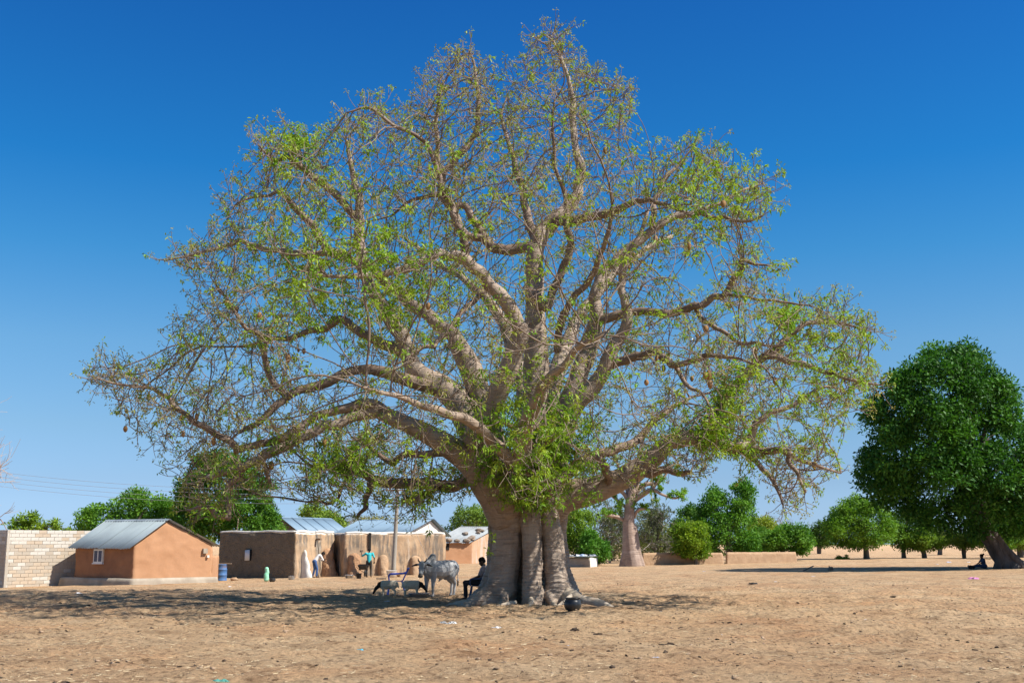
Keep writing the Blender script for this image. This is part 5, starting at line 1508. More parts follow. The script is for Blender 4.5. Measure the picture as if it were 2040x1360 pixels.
bk = empty('bucket', bu, 'black builder bucket next to the aluminium basin', 'bucket')
s = Soup(); s.add(*lathe([(0, 0), (0.12, 0), (0.125, 0.01), (0.165, 0.30), (0.175, 0.305), (0.17, 0.315), (0.155, 0.305), (0.115, 0.02), (0, 0.015)], 22, bu)); link('pail', s.mesh('pail', True), bk, M['black_plastic'])
s = Soup(); P = [bu + Vector((0.17 * math.cos(a_), 0.05, 0.30 + 0.10 * math.sin(a_))) for a_ in np.linspace(0, math.pi, 9)]; s.add(*tube(P, np.full(9, 0.006), 5)); link('handle', s.mesh('handle', True), bk, M['iron'])
# big enamel bowl on a tyre of mud, pole foot
p = gp(780, 67.5)
lathe_thing('enamel_bowl', 'large white enamel bowl at the foot of the leaning pole', 'bowl', p + Vector((0, 0, 0.0)), [(0, 0.0), (0.16, 0.0), (0.22, 0.05), (0.29, 0.2), (0.315, 0.36), (0.33, 0.37), (0.33, 0.38), (0.305, 0.375), (0.28, 0.21), (0.2, 0.06), (0, 0.04)], 'enamel', 28)
lathe_thing('bowl', 'small yellow bowl beside the big enamel bowl', 'bowl', gp(794, 68.0), [(0, 0), (0.07, 0), (0.12, 0.1), (0.13, 0.105), (0.11, 0.1), (0.06, 0.02), (0, 0.01)], 'fruit', 18)
p = gp(760, 63.5); bm = bmesh.new(); box(bm, p + Vector((0, 0, 0.05)), (0.55, 0.16, 0.08), 0.05); bmesh.ops.bevel(bm, geom=bm.edges[:], offset=0.015, segments=1, affect='EDGES')
tag(link('board', bm_mesh('board', bm), None, M['wood']), 'short dark board lying in front of the pole', 'board')
# wheelbarrow
p = gp(724, 67.2)
wb = empty('wheelbarrow', p, 'dark steel wheelbarrow stood beside the teal shirted person', 'wheelbarrow')
bm = bmesh.new()
t0 = p + Vector((0, 0, 0.42)); hexa(bm, [t0 + Vector(v) for v in ((-.2, -.2, 0), (.2, -.2, 0), (.2, .25, 0), (-.2, .25, 0), (-.32, -.3, .26), (.32, -.3, .26), (.32, .45, .30), (-.32, .45, .30))])
bmesh.ops.delete(bm, geom=[f for f in bm.faces if f.normal.z > 0.9 or all(v.co.z > t0.z + 0.2 for v in f.verts)], context='FACES')
bmesh.ops.solidify(bm, geom=bm.faces[:], thickness=0.012); link('tray', bm_mesh('tray', bm), wb, M['iron'])
for sx in (-1, 1):
    s = Soup(); s.add(*tube([p + Vector((sx * .28, -.95, .60)), p + Vector((sx * .24, -.3, .46)), p + Vector((sx * .08, .75, .24))], [0.02] * 3, 6)); link('handle', s.mesh('handle', True), wb, M['iron'])
    s = Soup(); s.add(*tube([p + Vector((sx * .22, -.2, .46)), p + Vector((sx * .26, -.28, .0))], [0.018] * 2, 6)); link('leg', s.mesh('leg', True), wb, M['iron'])
s = Soup(); c_ = p + Vector((0, .75, .2)); s.add(*tube([c_ + Vector((0, 0.15 * math.cos(a_), 0.15 * math.sin(a_))) for a_ in np.linspace(0, 2 * math.pi, 17)], np.full(17, 0.05), 8, cap=False)); link('wheel', s.mesh('wheel', True), wb, M['black_plastic'])
# loose mud stone by barrel
for px, D_, lb in ((467, 66.0, 'mud lump on the sand by the blue barrel'), (1418, 96.0, 'mud lump at the foot of the sunlit low wall')):
    o = bpy.data.objects.new('mud_lump', lump('mud_lump', 0.16, px, 2, (1.4, 1, 0.8))); COL.objects.link(o); o.data.materials.append(M['mud_tan']); o.location = gp(px, D_) + Vector((0, 0, 0.06)); tag(o, lb, 'mud lump')

# ================================================================== CHAIRS
def chair(name, label, loc, rz, mat):
    """moulded plastic armchair facing local +x"""
    o = empty(name, loc, label, 'chair', None, rz)
    def lk(nm, me): return link(nm, me, o, M[mat], world=False)
    bm = bmesh.new()
    n = 8; V = []
    for i in range(n + 1):
        for k in range(n + 1):
            x = -0.20 + 0.43 * i / n; y = -0.225 + 0.45 * k / n
            z = 0.42 + 0.02 * (i / n) - 0.02 * math.sin(math.pi * k / n) - (0.03 if i == n else 0)
            V.append((x, y * (0.9 + 0.1 * i / n), z))
    top = [bm.verts.new(v) for v in V]
    for i in range(n):
        for k in range(n):
            a = i * (n + 1) + k; bm.faces.new([top[a], top[a + 1], top[a + n + 2], top[a + n + 1]])
    bmesh.ops.solidify(bm, geom=bm.faces[:], thickness=0.02); lk('seat', bm_mesh('seat', bm, True))
    # backrest: curved top rail, side rails and slats
    s = Soup()
    arc = [(-0.36 - 0.04 * math.cos(a_), 0.23 * math.sin(a_), 0.80 + 0.03 * math.cos(a_)) for a_ in np.linspace(-math.pi / 2, math.pi / 2, 9)]
    s.add(*tube(arc, np.full(9, 0.026), 8)); lk('backrest', s.mesh('backrest', True))
    bk = o.children[-1]
    for y in (-0.22, -0.11, 0.0, 0.11, 0.22):
        bm = bmesh.new(); dx = -0.04 * math.cos(y / 0.23 * math.pi / 2)
        beam(bm, (-0.19 + dx * .5, y * 0.9, 0.41), (-0.36 + dx, y, 0.80), 0.06 if abs(y) < 0.2 else 0.045, 0.015, Vector((0, 1, 0)) if False else Vector((1, 0, 0.3)))
        link('slat', bm_mesh('slat', bm), bk, M[mat], world=False)
    for sy in (-1, 1):
        s = Soup(); P = spline([(-0.33, sy * 0.235, 0.70), (-0.22, sy * 0.265, 0.665), (0.05, sy * 0.275, 0.65), (0.20, sy * 0.265, 0.64), (0.245, sy * 0.25, 0.58), (0.235, sy * 0.235, 0.44)], 4)
        s.add(*tube(P, np.full(len(P), 0.024), 7)); lk('armrest', s.mesh('armrest', True))
        for x0, x1 in ((0.20, 0.27), (-0.18, -0.30)):
            bm = bmesh.new(); beam(bm, (x0, sy * 0.205, 0.43), (x1, sy * 0.245, 0.0), 0.06, 0.035); lk('leg', bm_mesh('leg', bm))
    return o
cp = gp(789, 38.0)
chair('plastic_chair', 'empty bright blue plastic armchair standing among the sheep', cp, math.radians(186), 'chair_blue')
mp = gp(953, 35.2)
chair('plastic_chair', 'faded navy plastic chair leaned against the baobab under the seated person', mp, math.radians(180), 'chair_navy')

# ================================================================== PEOPLE
def hand(p, d, side, curl=0.5):
    """palm, four fingers of unequal length and a thumb from the side of the palm"""
    d = Vector(d).normalized(); s = d.cross(Vector((0, 0, 1)))
    if s.length < 0.1: s = Vector((0, 1, 0))
    s = s.normalized() * side; u = s.cross(d).normalized()
    if u.z > 0: u = -u
    p = Vector(p); out = [(p, 0.026, p + d * 0.07, 0.03)]
    for k, L in enumerate((0.075, 0.085, 0.08, 0.06)):
        a = p + d * 0.075 + s * (k - 1.5) * 0.021
        b = a + d * L * 0.55 + u * L * 0.2 * curl; c = b + d * L * 0.35 + u * L * 0.5 * curl
        out += [(a, 0.0105, b, 0.0095), (b, 0.0095, c, 0.008)]
    a = p + d * 0.02 - s * 0.03; b = a + d * 0.035 - s * 0.03; c = b + d * 0.03 + u * 0.01
    out += [(a, 0.013, b, 0.011), (b, 0.011, c, 0.009)]
    return out

def person(label, loc, rz, J, top_mat, leg_mat, sleeves='half', hair='short', shoes=True, scale=1.0, skirt=None):
    o = empty('person', loc, label, 'person', None, rz); o.scale = (scale,) * 3
    def lk(nm, me, m): return link(nm, me, o, M[m], world=False)
    pel, che, nek, hd = (Vector(J[k]) for k in ('pelvis', 'chest', 'neck', 'head'))
    f = Vector(J.get('face', (1, 0, 0))).normalized()
    caps = [(pel, 0.125, che, 0.135), (che, 0.12, nek, 0.06), (nek, 0.055, hd - Vector((0, 0, 0.02)), 0.06)]
    up = (hd - nek).normalized(); sd = up.cross(f).normalized(); f = sd.cross(up).normalized()
    caps += [(hd - up * 0.035 + f * 0.03, 0.068, hd + up * 0.04 - f * 0.015, 0.092), (hd + f * 0.085 - up * 0.005, 0.012, hd + f * 0.105 - up * 0.03, 0.016),
             (hd + f * 0.07 - up * 0.085, 0.03, hd + f * 0.04 - up * 0.09, 0.04), (hd + f * 0.08 - up * 0.058 - sd * 0.02, 0.012, hd + f * 0.08 - up * 0.058 + sd * 0.02, 0.012)]
    for q in (-1, 1):
        caps += [(hd + sd * q * 0.088 + up * 0.01, 0.014, hd + sd * q * 0.092 - up * 0.025, 0.012), (hd + f * 0.082 + sd * q * 0.03 + up * 0.025, 0.012, hd + f * 0.08 + sd * q * 0.045 + up * 0.024, 0.010)]
    shirt = [(pel + (che - pel) * 0.05, 0.142, che, 0.152), (che, 0.14, nek - (nek - che) * 0.25, 0.075)]
    legs = [(pel - Vector((0, 0.04, 0)), 0.135, pel + Vector((0, 0.04, 0)), 0.135)]
    for sn, q in (('l', 1), ('r', -1)):
        sh, el, ha = (Vector(J[k + sn]) for k in ('sho_', 'elb_', 'han_'))
        caps += [(che + (sh - che) * 0.5, 0.07, sh, 0.058), (sh, 0.05, el, 0.04), (el, 0.039, ha, 0.027)] + hand(ha, ha - el, q)
        shirt += [(che + (sh - che) * 0.35, 0.105, sh, 0.072), (sh, 0.068, sh.lerp(el, 0.75 if sleeves == 'half' else 0.15), 0.062)]
        hp, kn, an, to = (Vector(J[k + sn]) for k in ('hip_', 'kne_', 'ank_', 'toe_'))
        caps += [(hp, 0.085, kn, 0.055), (kn, 0.052, an, 0.036), (an - Vector((0, 0, 0.03)), 0.036, to, 0.028)]
        legs += [(hp, 0.105, kn, 0.075), (kn, 0.072, an + (kn - an) * 0.12, 0.058)]
    lk('body', organic('body', caps, 0.0115, 2, 0.4), 'skin')
    lk('shirt', organic('shirt', shirt, 0.018, 3), top_mat)
    if skirt: legs = skirt
    lk('trousers' if not skirt else 'skirt', organic('trousers', legs, 0.018, 3), leg_mat)
    hc = [(hd + up * 0.045 - f * 0.025, 0.098, hd + up * 0.05 - f * 0.005, 0.092), (hd - up * 0.01 - f * 0.05, 0.075, hd + up * 0.02 - f * 0.04, 0.085)]
    if hair == 'bun': hc += [(hd + up * 0.05 - f * 0.10, 0.06, hd + up * 0.07 - f * 0.17, 0.05)]
    lk('hair', organic('hair', hc, 0.014, 2), 'hair')
    for q in (-1, 1):
        s = Soup(); e = hd + f * 0.083 + sd * q * 0.032 + up * 0.008; s.add(*capsule(e - f * 0.004, 0.010, e, 0.010, 8)); lk('eye', s.mesh('eye', True), 'white_trim')
    return o

# seated man against the trunk, facing left
person('seated person in a dusty lilac shirt resting on a chair against the baobab', mp + Vector((0, 0, 0)), math.radians(180), dict(
    pelvis=(-0.04, 0, 0.55), chest=(-0.17, 0, 0.88), neck=(-0.16, 0, 1.04), head=(-0.10, 0, 1.155), face=(1, 0.1, -0.35),
    sho_l=(-0.17, 0.19, 0.98), elb_l=(-0.02, 0.25, 0.72), han_l=(0.20, 0.10, 0.63), sho_r=(-0.17, -0.19, 0.98), elb_r=(-0.04, -0.25, 0.73), han_r=(0.19, -0.09, 0.64),
    hip_l=(0.02, 0.09, 0.53), kne_l=(0.40, 0.13, 0.53), ank_l=(0.36, 0.13, 0.10), toe_l=(0.52, 0.14, 0.035), hip_r=(0.02, -0.09, 0.53), kne_r=(0.40, -0.12, 0.53), ank_r=(0.40, -0.13, 0.10), toe_r=(0.56, -0.15, 0.035)), 'shirt_grey', 'trousers_dark')
# plasterer in white shirt bent to the wall
person('bent person in a white shirt and blue jeans plastering the wall', gp(626, 67.6), math.radians(28), dict(
    pelvis=(0, 0, 0.93), chest=(0.26, 0, 1.20), neck=(0.40, 0, 1.30), head=(0.50, 0, 1.36), face=(1, 0, -0.7),
    sho_l=(0.32, 0.19, 1.22), elb_l=(0.50, 0.24, 0.98), han_l=(0.72, 0.18, 1.05), sho_r=(0.32, -0.19, 1.22), elb_r=(0.46, -0.26, 0.95), han_r=(0.66, -0.18, 0.86),
    hip_l=(0, 0.09, 0.90), kne_l=(0.06, 0.13, 0.50), ank_l=(-0.04, 0.15, 0.08), toe_l=(0.12, 0.17, 0.03), hip_r=(0, -0.09, 0.90), kne_r=(0.12, -0.15, 0.50), ank_r=(0.06, -0.22, 0.08), toe_r=(0.22, -0.25, 0.03)), 'shirt_white', 'jeans')
# teal shirt, back turned, one arm raised
tpn = gp(735, 67.4)
person('person in a teal shirt seen from behind raising one arm to the wall', tpn, math.radians(97), dict(
    pelvis=(0, 0, 0.90), chest=(0.03, 0, 1.24), neck=(0.04, 0, 1.42), head=(0.06, 0, 1.55), face=(1, 0.2, -0.1),
    sho_l=(0.02, 0.19, 1.36), elb_l=(0.12, 0.42, 1.20), han_l=(0.22, 0.46, 1.42), sho_r=(0.02, -0.19, 1.36), elb_r=(-0.05, -0.29, 1.10), han_r=(0.08, -0.28, 0.90),
    hip_l=(0, 0.09, 0.88), kne_l=(0.03, 0.12, 0.48), ank_l=(-0.02, 0.13, 0.08), toe_l=(0.14, 0.15, 0.03), hip_r=(0, -0.09, 0.88), kne_r=(0.05, -0.11, 0.48), ank_r=(-0.02, -0.12, 0.08), toe_r=(0.14, -0.15, 0.03)), 'shirt_teal', 'camo', scale=1.0)
fl = tpn + Vector((-0.50, 0.27, 1.49)); bm = bmesh.new(); box(bm, fl, (0.2, 0.03, 0.12), 0.2); 
tag(link('plastering_float', bm_mesh('plastering_float', bm), None, M['wood']), 'small wooden float held up by the teal shirted person', 'tool')
# woman on the ground under the dark tree
wp_ = gp(1961, 71.2)
person('seated person in blue patterned cloth on the ground under the leaning tree', wp_, math.radians(180), dict(
    pelvis=(0, 0, 0.14), chest=(0.04, 0, 0.46), neck=(0.07, 0, 0.62), head=(0.11, 0, 0.74), face=(1, 0, -0.3),
    sho_l=(0.05, 0.17, 0.55), elb_l=(0.20, 0.22, 0.34), han_l=(0.42, 0.12, 0.22), sho_r=(0.05, -0.17, 0.55), elb_r=(0.20, -0.22, 0.34), han_r=(0.40, -0.12, 0.24),
    hip_l=(0.02, 0.09, 0.12), kne_l=(0.42, 0.16, 0.20), ank_l=(0.80, 0.14, 0.07), toe_l=(0.88, 0.15, 0.18), hip_r=(0.02, -0.09, 0.12), kne_r=(0.42, -0.16, 0.18), ank_r=(0.80, -0.14, 0.07), toe_r=(0.88, -0.15, 0.18)), 'dress', 'dress', hair='bun',
    skirt=[((-0.02, -0.06, 0.14), 0.16, (-0.02, 0.06, 0.14), 0.16), ((0, 0.08, 0.13), 0.13, (0.42, 0.14, 0.17), 0.09), ((0, -0.08, 0.13), 0.13, (0.42, -0.14, 0.16), 0.09), ((0.42, 0.14, 0.17), 0.09, (0.66, 0.13, 0.10), 0.065), ((0.42, -0.14, 0.16), 0.09, (0.66, -0.13, 0.10), 0.065)])
lathe_thing('basin', 'black basin on the ground before the person in patterned cloth', 'basin', gp(1936, 70.6), basin_prof(0.24, 0.2), 'black_plastic')

# ================================================================== ANIMALS
def animal_mesh(name, caps, voxel, mats, fn, it=3):
    me = organic(name, caps, voxel, it, 0.45)
    for m in mats: me.materials.append(M[m])
    mat_by(me, fn)
    return me
cw = gp(872, 37.2)
cow = empty('zebu_bull', cw, 'grey-white humped zebu bull standing in the baobab shade', 'cattle', None, math.radians(232))
fd = Vector((math.cos(math.radians(30)), math.sin(math.radians(30)), 0)); sdv = Vector((-fd.y, fd.x, 0))
poll = Vector((0.86, 0.10, 1.06)); muz = poll + fd * 0.24 + Vector((0, 0, -0.36))
caps = [((-0.62, 0, 0.93), 0.245, (-0.10, 0, 0.865), 0.285), ((-0.10, 0, 0.865), 0.285, (0.34, 0, 0.88), 0.275), ((-0.70, 0, 0.99), 0.19, (-0.40, 0, 1.0), 0.19), ((-0.3, 0, 0.98), 0.19, (0.3, 0, 1.0), 0.19),
        ((-0.72, -0.09, 0.93), 0.15, (-0.72, 0.09, 0.93), 0.15), ((0.32, 0, 1.10), 0.16, (0.24, 0, 1.28), 0.105), ((0.42, 0, 1.10), 0.14, (0.26, 0, 1.29), 0.10),
        ((0.42, 0, 0.82), 0.22, (0.52, 0, 0.86), 0.19), ((0.46, 0, 0.97), 0.19, (0.78, 0.06, 1.0), 0.125), ((0.50, 0, 0.66), 0.06, (0.70, 0.05, 0.82), 0.07), ((0.50, 0, 0.70), 0.09, (0.62, 0.02, 0.86), 0.12), ((0.68, 0.05, 0.84), 0.06, (0.86, 0.12, 0.92), 0.06),
        (poll, 0.105, poll + fd * 0.09 + Vector((0, 0, -0.16)), 0.098), (poll + fd * 0.09 + Vector((0, 0, -0.16)), 0.092, muz, 0.066), (muz - sdv * 0.025, 0.058, muz + sdv * 0.025, 0.058),
        (poll - sdv * 0.05 + Vector((0, 0, 0.04)), 0.05, poll + sdv * 0.05 + Vector((0, 0, 0.04)), 0.05)]
for q in (-1, 1):
    caps += [((0.36, q * 0.13, 0.78), 0.125, (0.37, q * 0.14, 0.56), 0.088), ((0.37, q * 0.14, 0.58), 0.08, (0.39, q * 0.14, 0.36), 0.056), ((0.39, q * 0.14, 0.36), 0.052, (0.38, q * 0.14, 0.11), 0.038), ((0.385, q * 0.14, 0.10), 0.044, (0.41, q * 0.14, 0.035), 0.05)]
    dx_ = 0.10 * q
    caps += [((-0.62, q * 0.13, 0.86), 0.19, (-0.52 + dx_ * .4, q * 0.15, 0.66), 0.13), ((-0.54 + dx_ * .5, q * 0.15, 0.66), 0.115, (-0.76 + dx_, q * 0.15, 0.44), 0.062), ((-0.76 + dx_, q * 0.15, 0.44), 0.055, (-0.72 + dx_, q * 0.15, 0.11), 0.038), ((-0.72 + dx_, q * 0.15, 0.10), 0.044, (-0.69 + dx_, q * 0.15, 0.035), 0.05)]
    ea = poll + sdv * q * 0.10 + Vector((0, 0, -0.005)); eb = poll + sdv * q * 0.20 + Vector((0, 0, -0.02)) - fd * 0.02; ec = poll + sdv * q * 0.34 + Vector((0, 0, -0.06)) - fd * 0.02
    caps += [(ea, 0.03, eb, 0.045), (eb, 0.045, ec, 0.018)]
caps += [((-0.88, 0, 1.04), 0.035, (-0.95, 0.01, 0.85), 0.026), ((-0.95, 0.01, 0.85), 0.024, (-0.95, 0.03, 0.55), 0.018), ((-0.95, 0.03, 0.55), 0.03, (-0.94, 0.03, 0.36), 0.03), ((-0.2, 0, 0.62), 0.06, (-0.06, 0, 0.53), 0.03), ((-0.52, 0, 0.62), 0.06, (-0.52, 0, 0.55), 0.055)]
mz = np.array(muz); pol = np.array(poll); sv = np.array(sdv)
def cow_fn(c):
    r = np.zeros(len(c))
    r[(c[:, 2] > 1.14) & (c[:, 0] < 0.5)] = 2
    r[(np.linalg.norm(c - mz, axis=1) < 0.088)] = 1
    e = np.abs((c - pol) @ sv); r[(e > 0.15) & (c[:, 0] > 0.7) & (c[:, 2] > 0.95)] = 1
    r[c[:, 2] < 0.06] = 1
    r[(c[:, 2] < 0.40) & (c[:, 2] > 0.06) & (c[:, 0] > 0)] = 2
    r[(c[:, 0] < -0.9) & (c[:, 2] < 0.5)] = 1
    return r
link('body', animal_mesh('body', caps, 0.017, ['cow', 'cow_dark', 'cow_grey'], cow_fn), cow, None, world=False)
for q in (-1, 1):
    s = Soup(); a = poll + sdv * q * 0.075 + Vector((0, 0, 0.06)); s.add(*tube([a, a + sdv * q * 0.05 + Vector((0, 0, 0.05)), a + sdv * q * 0.06 + Vector((0, 0, 0.13))], [0.028, 0.022, 0.008], 8)); link('horn', s.mesh('horn', True), cow, M['horn'], world=False)
    e = poll + fd * 0.10 + sdv * q * 0.085 + Vector((0, 0, -0.12)); s = Soup(); s.add(*capsule(e - fd * 0.004, 0.020, e + fd * 0.006, 0.020, 8)); link('eye', s.mesh('eye', True), cow, M['cow_dark'], world=False)

def sheep(label, loc, rz, drop, sc_=0.9):
    o = empty('sheep', loc, label, 'sheep', 'black headed sheep by the blue chair', rz); o.scale = (sc_,) * 3
    hb = Vector((0.37, 0, 0.27 - drop * 0.5)); hm = Vector((0.45, 0, 0.13 - drop))
    caps = [((-0.19, 0, 0.365), 0.145, (0.13, 0, 0.36), 0.148), ((-0.24, 0, 0.40), 0.09, (0.12, 0, 0.42), 0.085), ((0.16, 0, 0.37), 0.115, (0.25, 0, 0.37), 0.09), ((0.22, 0, 0.38), 0.085, hb, 0.058), (hb, 0.058, hm, 0.034)]
    for q in (-1, 1):
        caps += [((0.13, q * 0.07, 0.30), 0.05, (0.14, q * 0.07, 0.17), 0.030), ((0.14, q * 0.07, 0.17), 0.028, (0.13, q * 0.07, 0.02), 0.022), ((0.13, q * 0.07, 0.02), 0.022, (0.15, q * 0.07, 0.014), 0.022),
                 ((-0.20, q * 0.07, 0.33), 0.085, (-0.17, q * 0.08, 0.23), 0.045), ((-0.17, q * 0.08, 0.23), 0.042, (-0.25, q * 0.08, 0.16), 0.028), ((-0.25, q * 0.08, 0.16), 0.025, (-0.23, q * 0.08, 0.02), 0.021), ((-0.23, q * 0.08, 0.02), 0.022, (-0.21, q * 0.08, 0.014), 0.022),
                 (hb + Vector((-0.01, q * 0.045, 0.02)), 0.02, hb + Vector((-0.05, q * 0.12, -0.01)), 0.016)]
    caps += [((-0.31, 0, 0.42), 0.03, (-0.35, 0, 0.28), 0.025)]
    me = animal_mesh('body', caps, 0.0115, ['wool', 'wool_black'], lambda c: ((c[:, 0] > 0.215) & (c[:, 2] > -0.05)).astype(int), 2)
    link('body', me, o, None, world=False)
    for q in (-1, 1):
        e = hb.lerp(hm, 0.3) + Vector((0.0, q * 0.05, 0.012)); s = Soup(); s.add(*capsule(e, 0.010, e + Vector((0.004, 0, 0)), 0.010, 8)); link('eye', s.mesh('eye', True), o, M['horn'], world=False)
    return o
sheep('cream sheep with black head grazing away from the blue chair', gp(772, 37.4), math.radians(182), 0.03, 1.0)
sheep('cream sheep with black head eating from the grey basin', gp(822, 37.0), math.radians(-4), -0.03, 1.0)
lathe_thing('basin', 'wide grey feeding basin between the sheep and the bull', 'basin', gp(835, 36.8), basin_prof(0.34, 0.13), 'galv', 28)

# ================================================================== POT BY THE ROOT
pp = gp(1141, 28.6)
pot = empty('iron_pot', pp, 'round black cast iron cooking pot beside the baobab root', 'pot')
prof = [(0.0, -0.01), (0.10, 0.0), (0.165, 0.035), (0.208, 0.11), (0.215, 0.18), (0.195, 0.255), (0.172, 0.285), (0.175, 0.30), (0.205, 0.318), (0.207, 0.328), (0.185, 0.325), (0.160, 0.295), (0.185, 0.24), (0.2, 0.17), (0.15, 0.05), (0, 0.02)]
s = Soup(); s.add(*lathe(prof, 36, pp)); link('bowl', s.mesh('bowl', True), pot, M['iron'])
for q in (-1, 1):
    s = Soup(); s.add(*tube([pp + Vector((q * 0.19, 0, 0.29)), pp + Vector((q * 0.235, 0, 0.27)), pp + Vector((q * 0.23, 0, 0.225)), pp + Vector((q * 0.205, 0, 0.22))], [0.011] * 4, 6)); link('handle', s.mesh('handle', True), pot, M['iron'])

# ================================================================== LITTER AND DUNG
def rag_mesh(seed, mat, ar=1.6):
    g = np.random.default_rng(seed); n = 9
    u, v = np.meshgrid(np.linspace(-1, 1, n), np.linspace(-1, 1, n))
    ph = g.uniform(0, 6.28, 4); k = g.uniform(1.5, 4, 4)
    z = 0.22 * np.abs(np.sin(k[0] * u + ph[0]) * np.sin(k[1] * v + ph[1])) + 0.18 * np.abs(np.sin(k[2] * (u + v) + ph[2])) * (1 - 0.6 * (u * u + v * v) / 2)
    r = 1 + 0.25 * np.sin(3 * np.arctan2(v, u) + ph[3])
    x = u * r * 0.5 + 0.06 * g.normal(size=u.shape); y = v * r * 0.5 / ar + 0.05 * g.normal(size=u.shape)
    z = np.where((np.abs(u) > 0.99) | (np.abs(v) > 0.99), 0.0, z)
    V = np.stack([x, y, z * 0.9], -1).reshape(-1, 3)
    i = (np.arange(n - 1)[:, None] * n + np.arange(n - 1)[None]).ravel()
    me = mesh_np('scrap', V, np.stack([i, i + 1, i + n + 1, i + n], -1)); me.materials.append(M[mat]); return me
def D_of(py):
    return EYE * F / (py - HOR)
RAGS = [(892,1237,30,'rag_grey','scrap_rag','grey and white rag lying in front of the baobab','rag'),(990,1246,17,'rag_white','plastic_scrap','white plastic scrap on the bare ground before the baobab','litter'),
 (719,1283,13,'rag_cyan','plastic_scrap','bright cyan plastic scrap standing up in the dirt','litter'),(438,1344,26,'rag_green','cloth_scrap','teal cloth scrap half trodden into the sand','rag'),(556,1346,16,'rag_blue','plastic_scrap','crumpled bluish sachet near the teal cloth','litter'),
 (1307,1301,22,'rag_blue','plastic_scrap','pale blue torn sachet on the sunlit sand','litter'),(1584,1199,22,'rag_black','plastic_bag','black plastic bag balled up on the open field','bag'),(1500,1158,17,'rag_black','plastic_bag','flat black plastic bag out beyond the baobab shadow','bag'),
 (1940,1155,18,'rag_pink','plastic_scrap','pink plastic scrap on the sand before the leaning tree','litter'),(722,1356,18,'rag_black','plastic_bag','black plastic bag scrap close to the teal cloth','bag'),(771,1194,12,'rag_white','plastic_cup','white plastic cup scrap by the blue chair','litter'),(157,1175,13,'rag_white','plastic_scrap','white plastic scrap in front of the concrete plinth','litter'),
 (1320,1213,9,'rag_cyan','plastic_scrap','tiny cyan scrap at the edge of the baobab shadow','litter')]
for k, (px, py, w, mat, nm, lb, cat) in enumerate(RAGS):
    D_ = D_of(py); o = bpy.data.objects.new(nm, rag_mesh(k + 1, mat)); COL.objects.link(o)
    o.location = gp(px, D_) + Vector((0, 0, -0.01)); sz = w * D_ / F; o.scale = (sz, sz, sz * 0.75); o.rotation_euler = (0, 0, 0.4 * math.sin(k * 2.3)); tag(o, lb, cat)
WS = [(1725,1229),(1788,1187),(1796,1197),(1942,1216),(1932,1297),(1545,1155),(1480,1146),(1402,1135),(1620,1147),(1655,1168),(1437,1254),(1456,1251),(1567,1222),(458,1155),(720,1268),(1130,1280),(1033,1310),(600,1325),(1240,1338),(340,1290),(1100,1332),(1490,1200),(1780,1241),(1350,1178),(1320,1217),(866,1177),(1868,1118),(1890,1112),(1930,1112),(1700,1125),(415,1163),(300,1200)]
wm = [rag_mesh(40 + k, 'rag_white' if k < 3 else 'rag_blue') for k in range(4)]
gl = np.random.default_rng(12)
for k, (px, py) in enumerate(WS):
    D_ = min(D_of(py), 75) if py > 1125 else 74 + (1125 - py) * 1.5
    o = bpy.data.objects.new('plastic_scrap', wm[k % 4]); COL.objects.link(o)
    o.location = gp(px, D_) + Vector((0, 0, -0.01)); sz = gl.uniform(5, 9) * D_ / F; o.scale = (sz, sz, sz * 0.6); o.rotation_euler = (0, 0, gl.uniform(0, 6))
    tag(o, 'small pale plastic scrap blown onto the sand', 'litter', 'pale plastic scraps on the sand')
dm = [lump('dung', 0.5, 60 + k, 2, (1.4, 1.0, 0.5), 0.95) for k in range(4)]
for m_ in dm: m_.materials.append(M['clod'])
DG = [(1335,1269,24),(1318,1270,14),(1356,1241,12),(1375,1241,8),(1145,1250,20),(1180,1249,16),(1192,1252,18),(1208,1253,14),(1120,1275,14),(1425,1235,10),(1440,1235,9),(1453,1236,12),(1470,1236,8),(1255,1210,14),(130,1356,20),(243,1309,10),(262,1315,9),(288,1310,8),(98,1308,7),(400,1226,9),(398,1225,7),(412,1228,7),(203,1254,8),(172,1281,8),(488,1343,9),(560,1283,7),(650,1338,14),(705,1352,10),(760,1316,9),(690,1350,8),(1600,1321,8),(1515,1343,9),(1542,1272,8),(1590,1295,8),(1735,1256,7),(1700,1280,8),(1770,1310,10),(1805,1340,10),(1870,1348,11),(1948,1346,12),(2010,1325,12),(1980,1245,9),(1850,1298,8),(1470,1306,9),(1560,1300,10),(1220,1290,8),(1090,1288,9),(1195,1178,11),(1345,1198,9),(1600,1207,6),(1780,1185,12),(1660,1190,8),(1865,1226,7),(1435,1192,9),(1412,1185,6),(300,1300,5),(330,1268,6),(820,1262,6),(850,1220,6),(530,1245,8),(640,1235,7),(90,1220,8),(40,1196,7),(15,1240,8),(560,1205,8),(470,1195,8),(200,1198,12)]
for k, (px, py, w) in enumerate(DG):
    D_ = D_of(py); o = bpy.data.objects.new('dung', dm[k % 4]); COL.objects.link(o)
    sz = w * D_ / F * (0.62 if w > 11 else 0.48); o.location = gp(px, D_) + Vector((0, 0, sz * 0.08)); o.scale = (sz, sz, sz * gl.uniform(0.7, 1.1)); o.rotation_euler = (0, 0, gl.uniform(0, 6))
    tag(o, 'dark dry dung clod on the sandy ground', 'dung', 'dung clods on the ground')
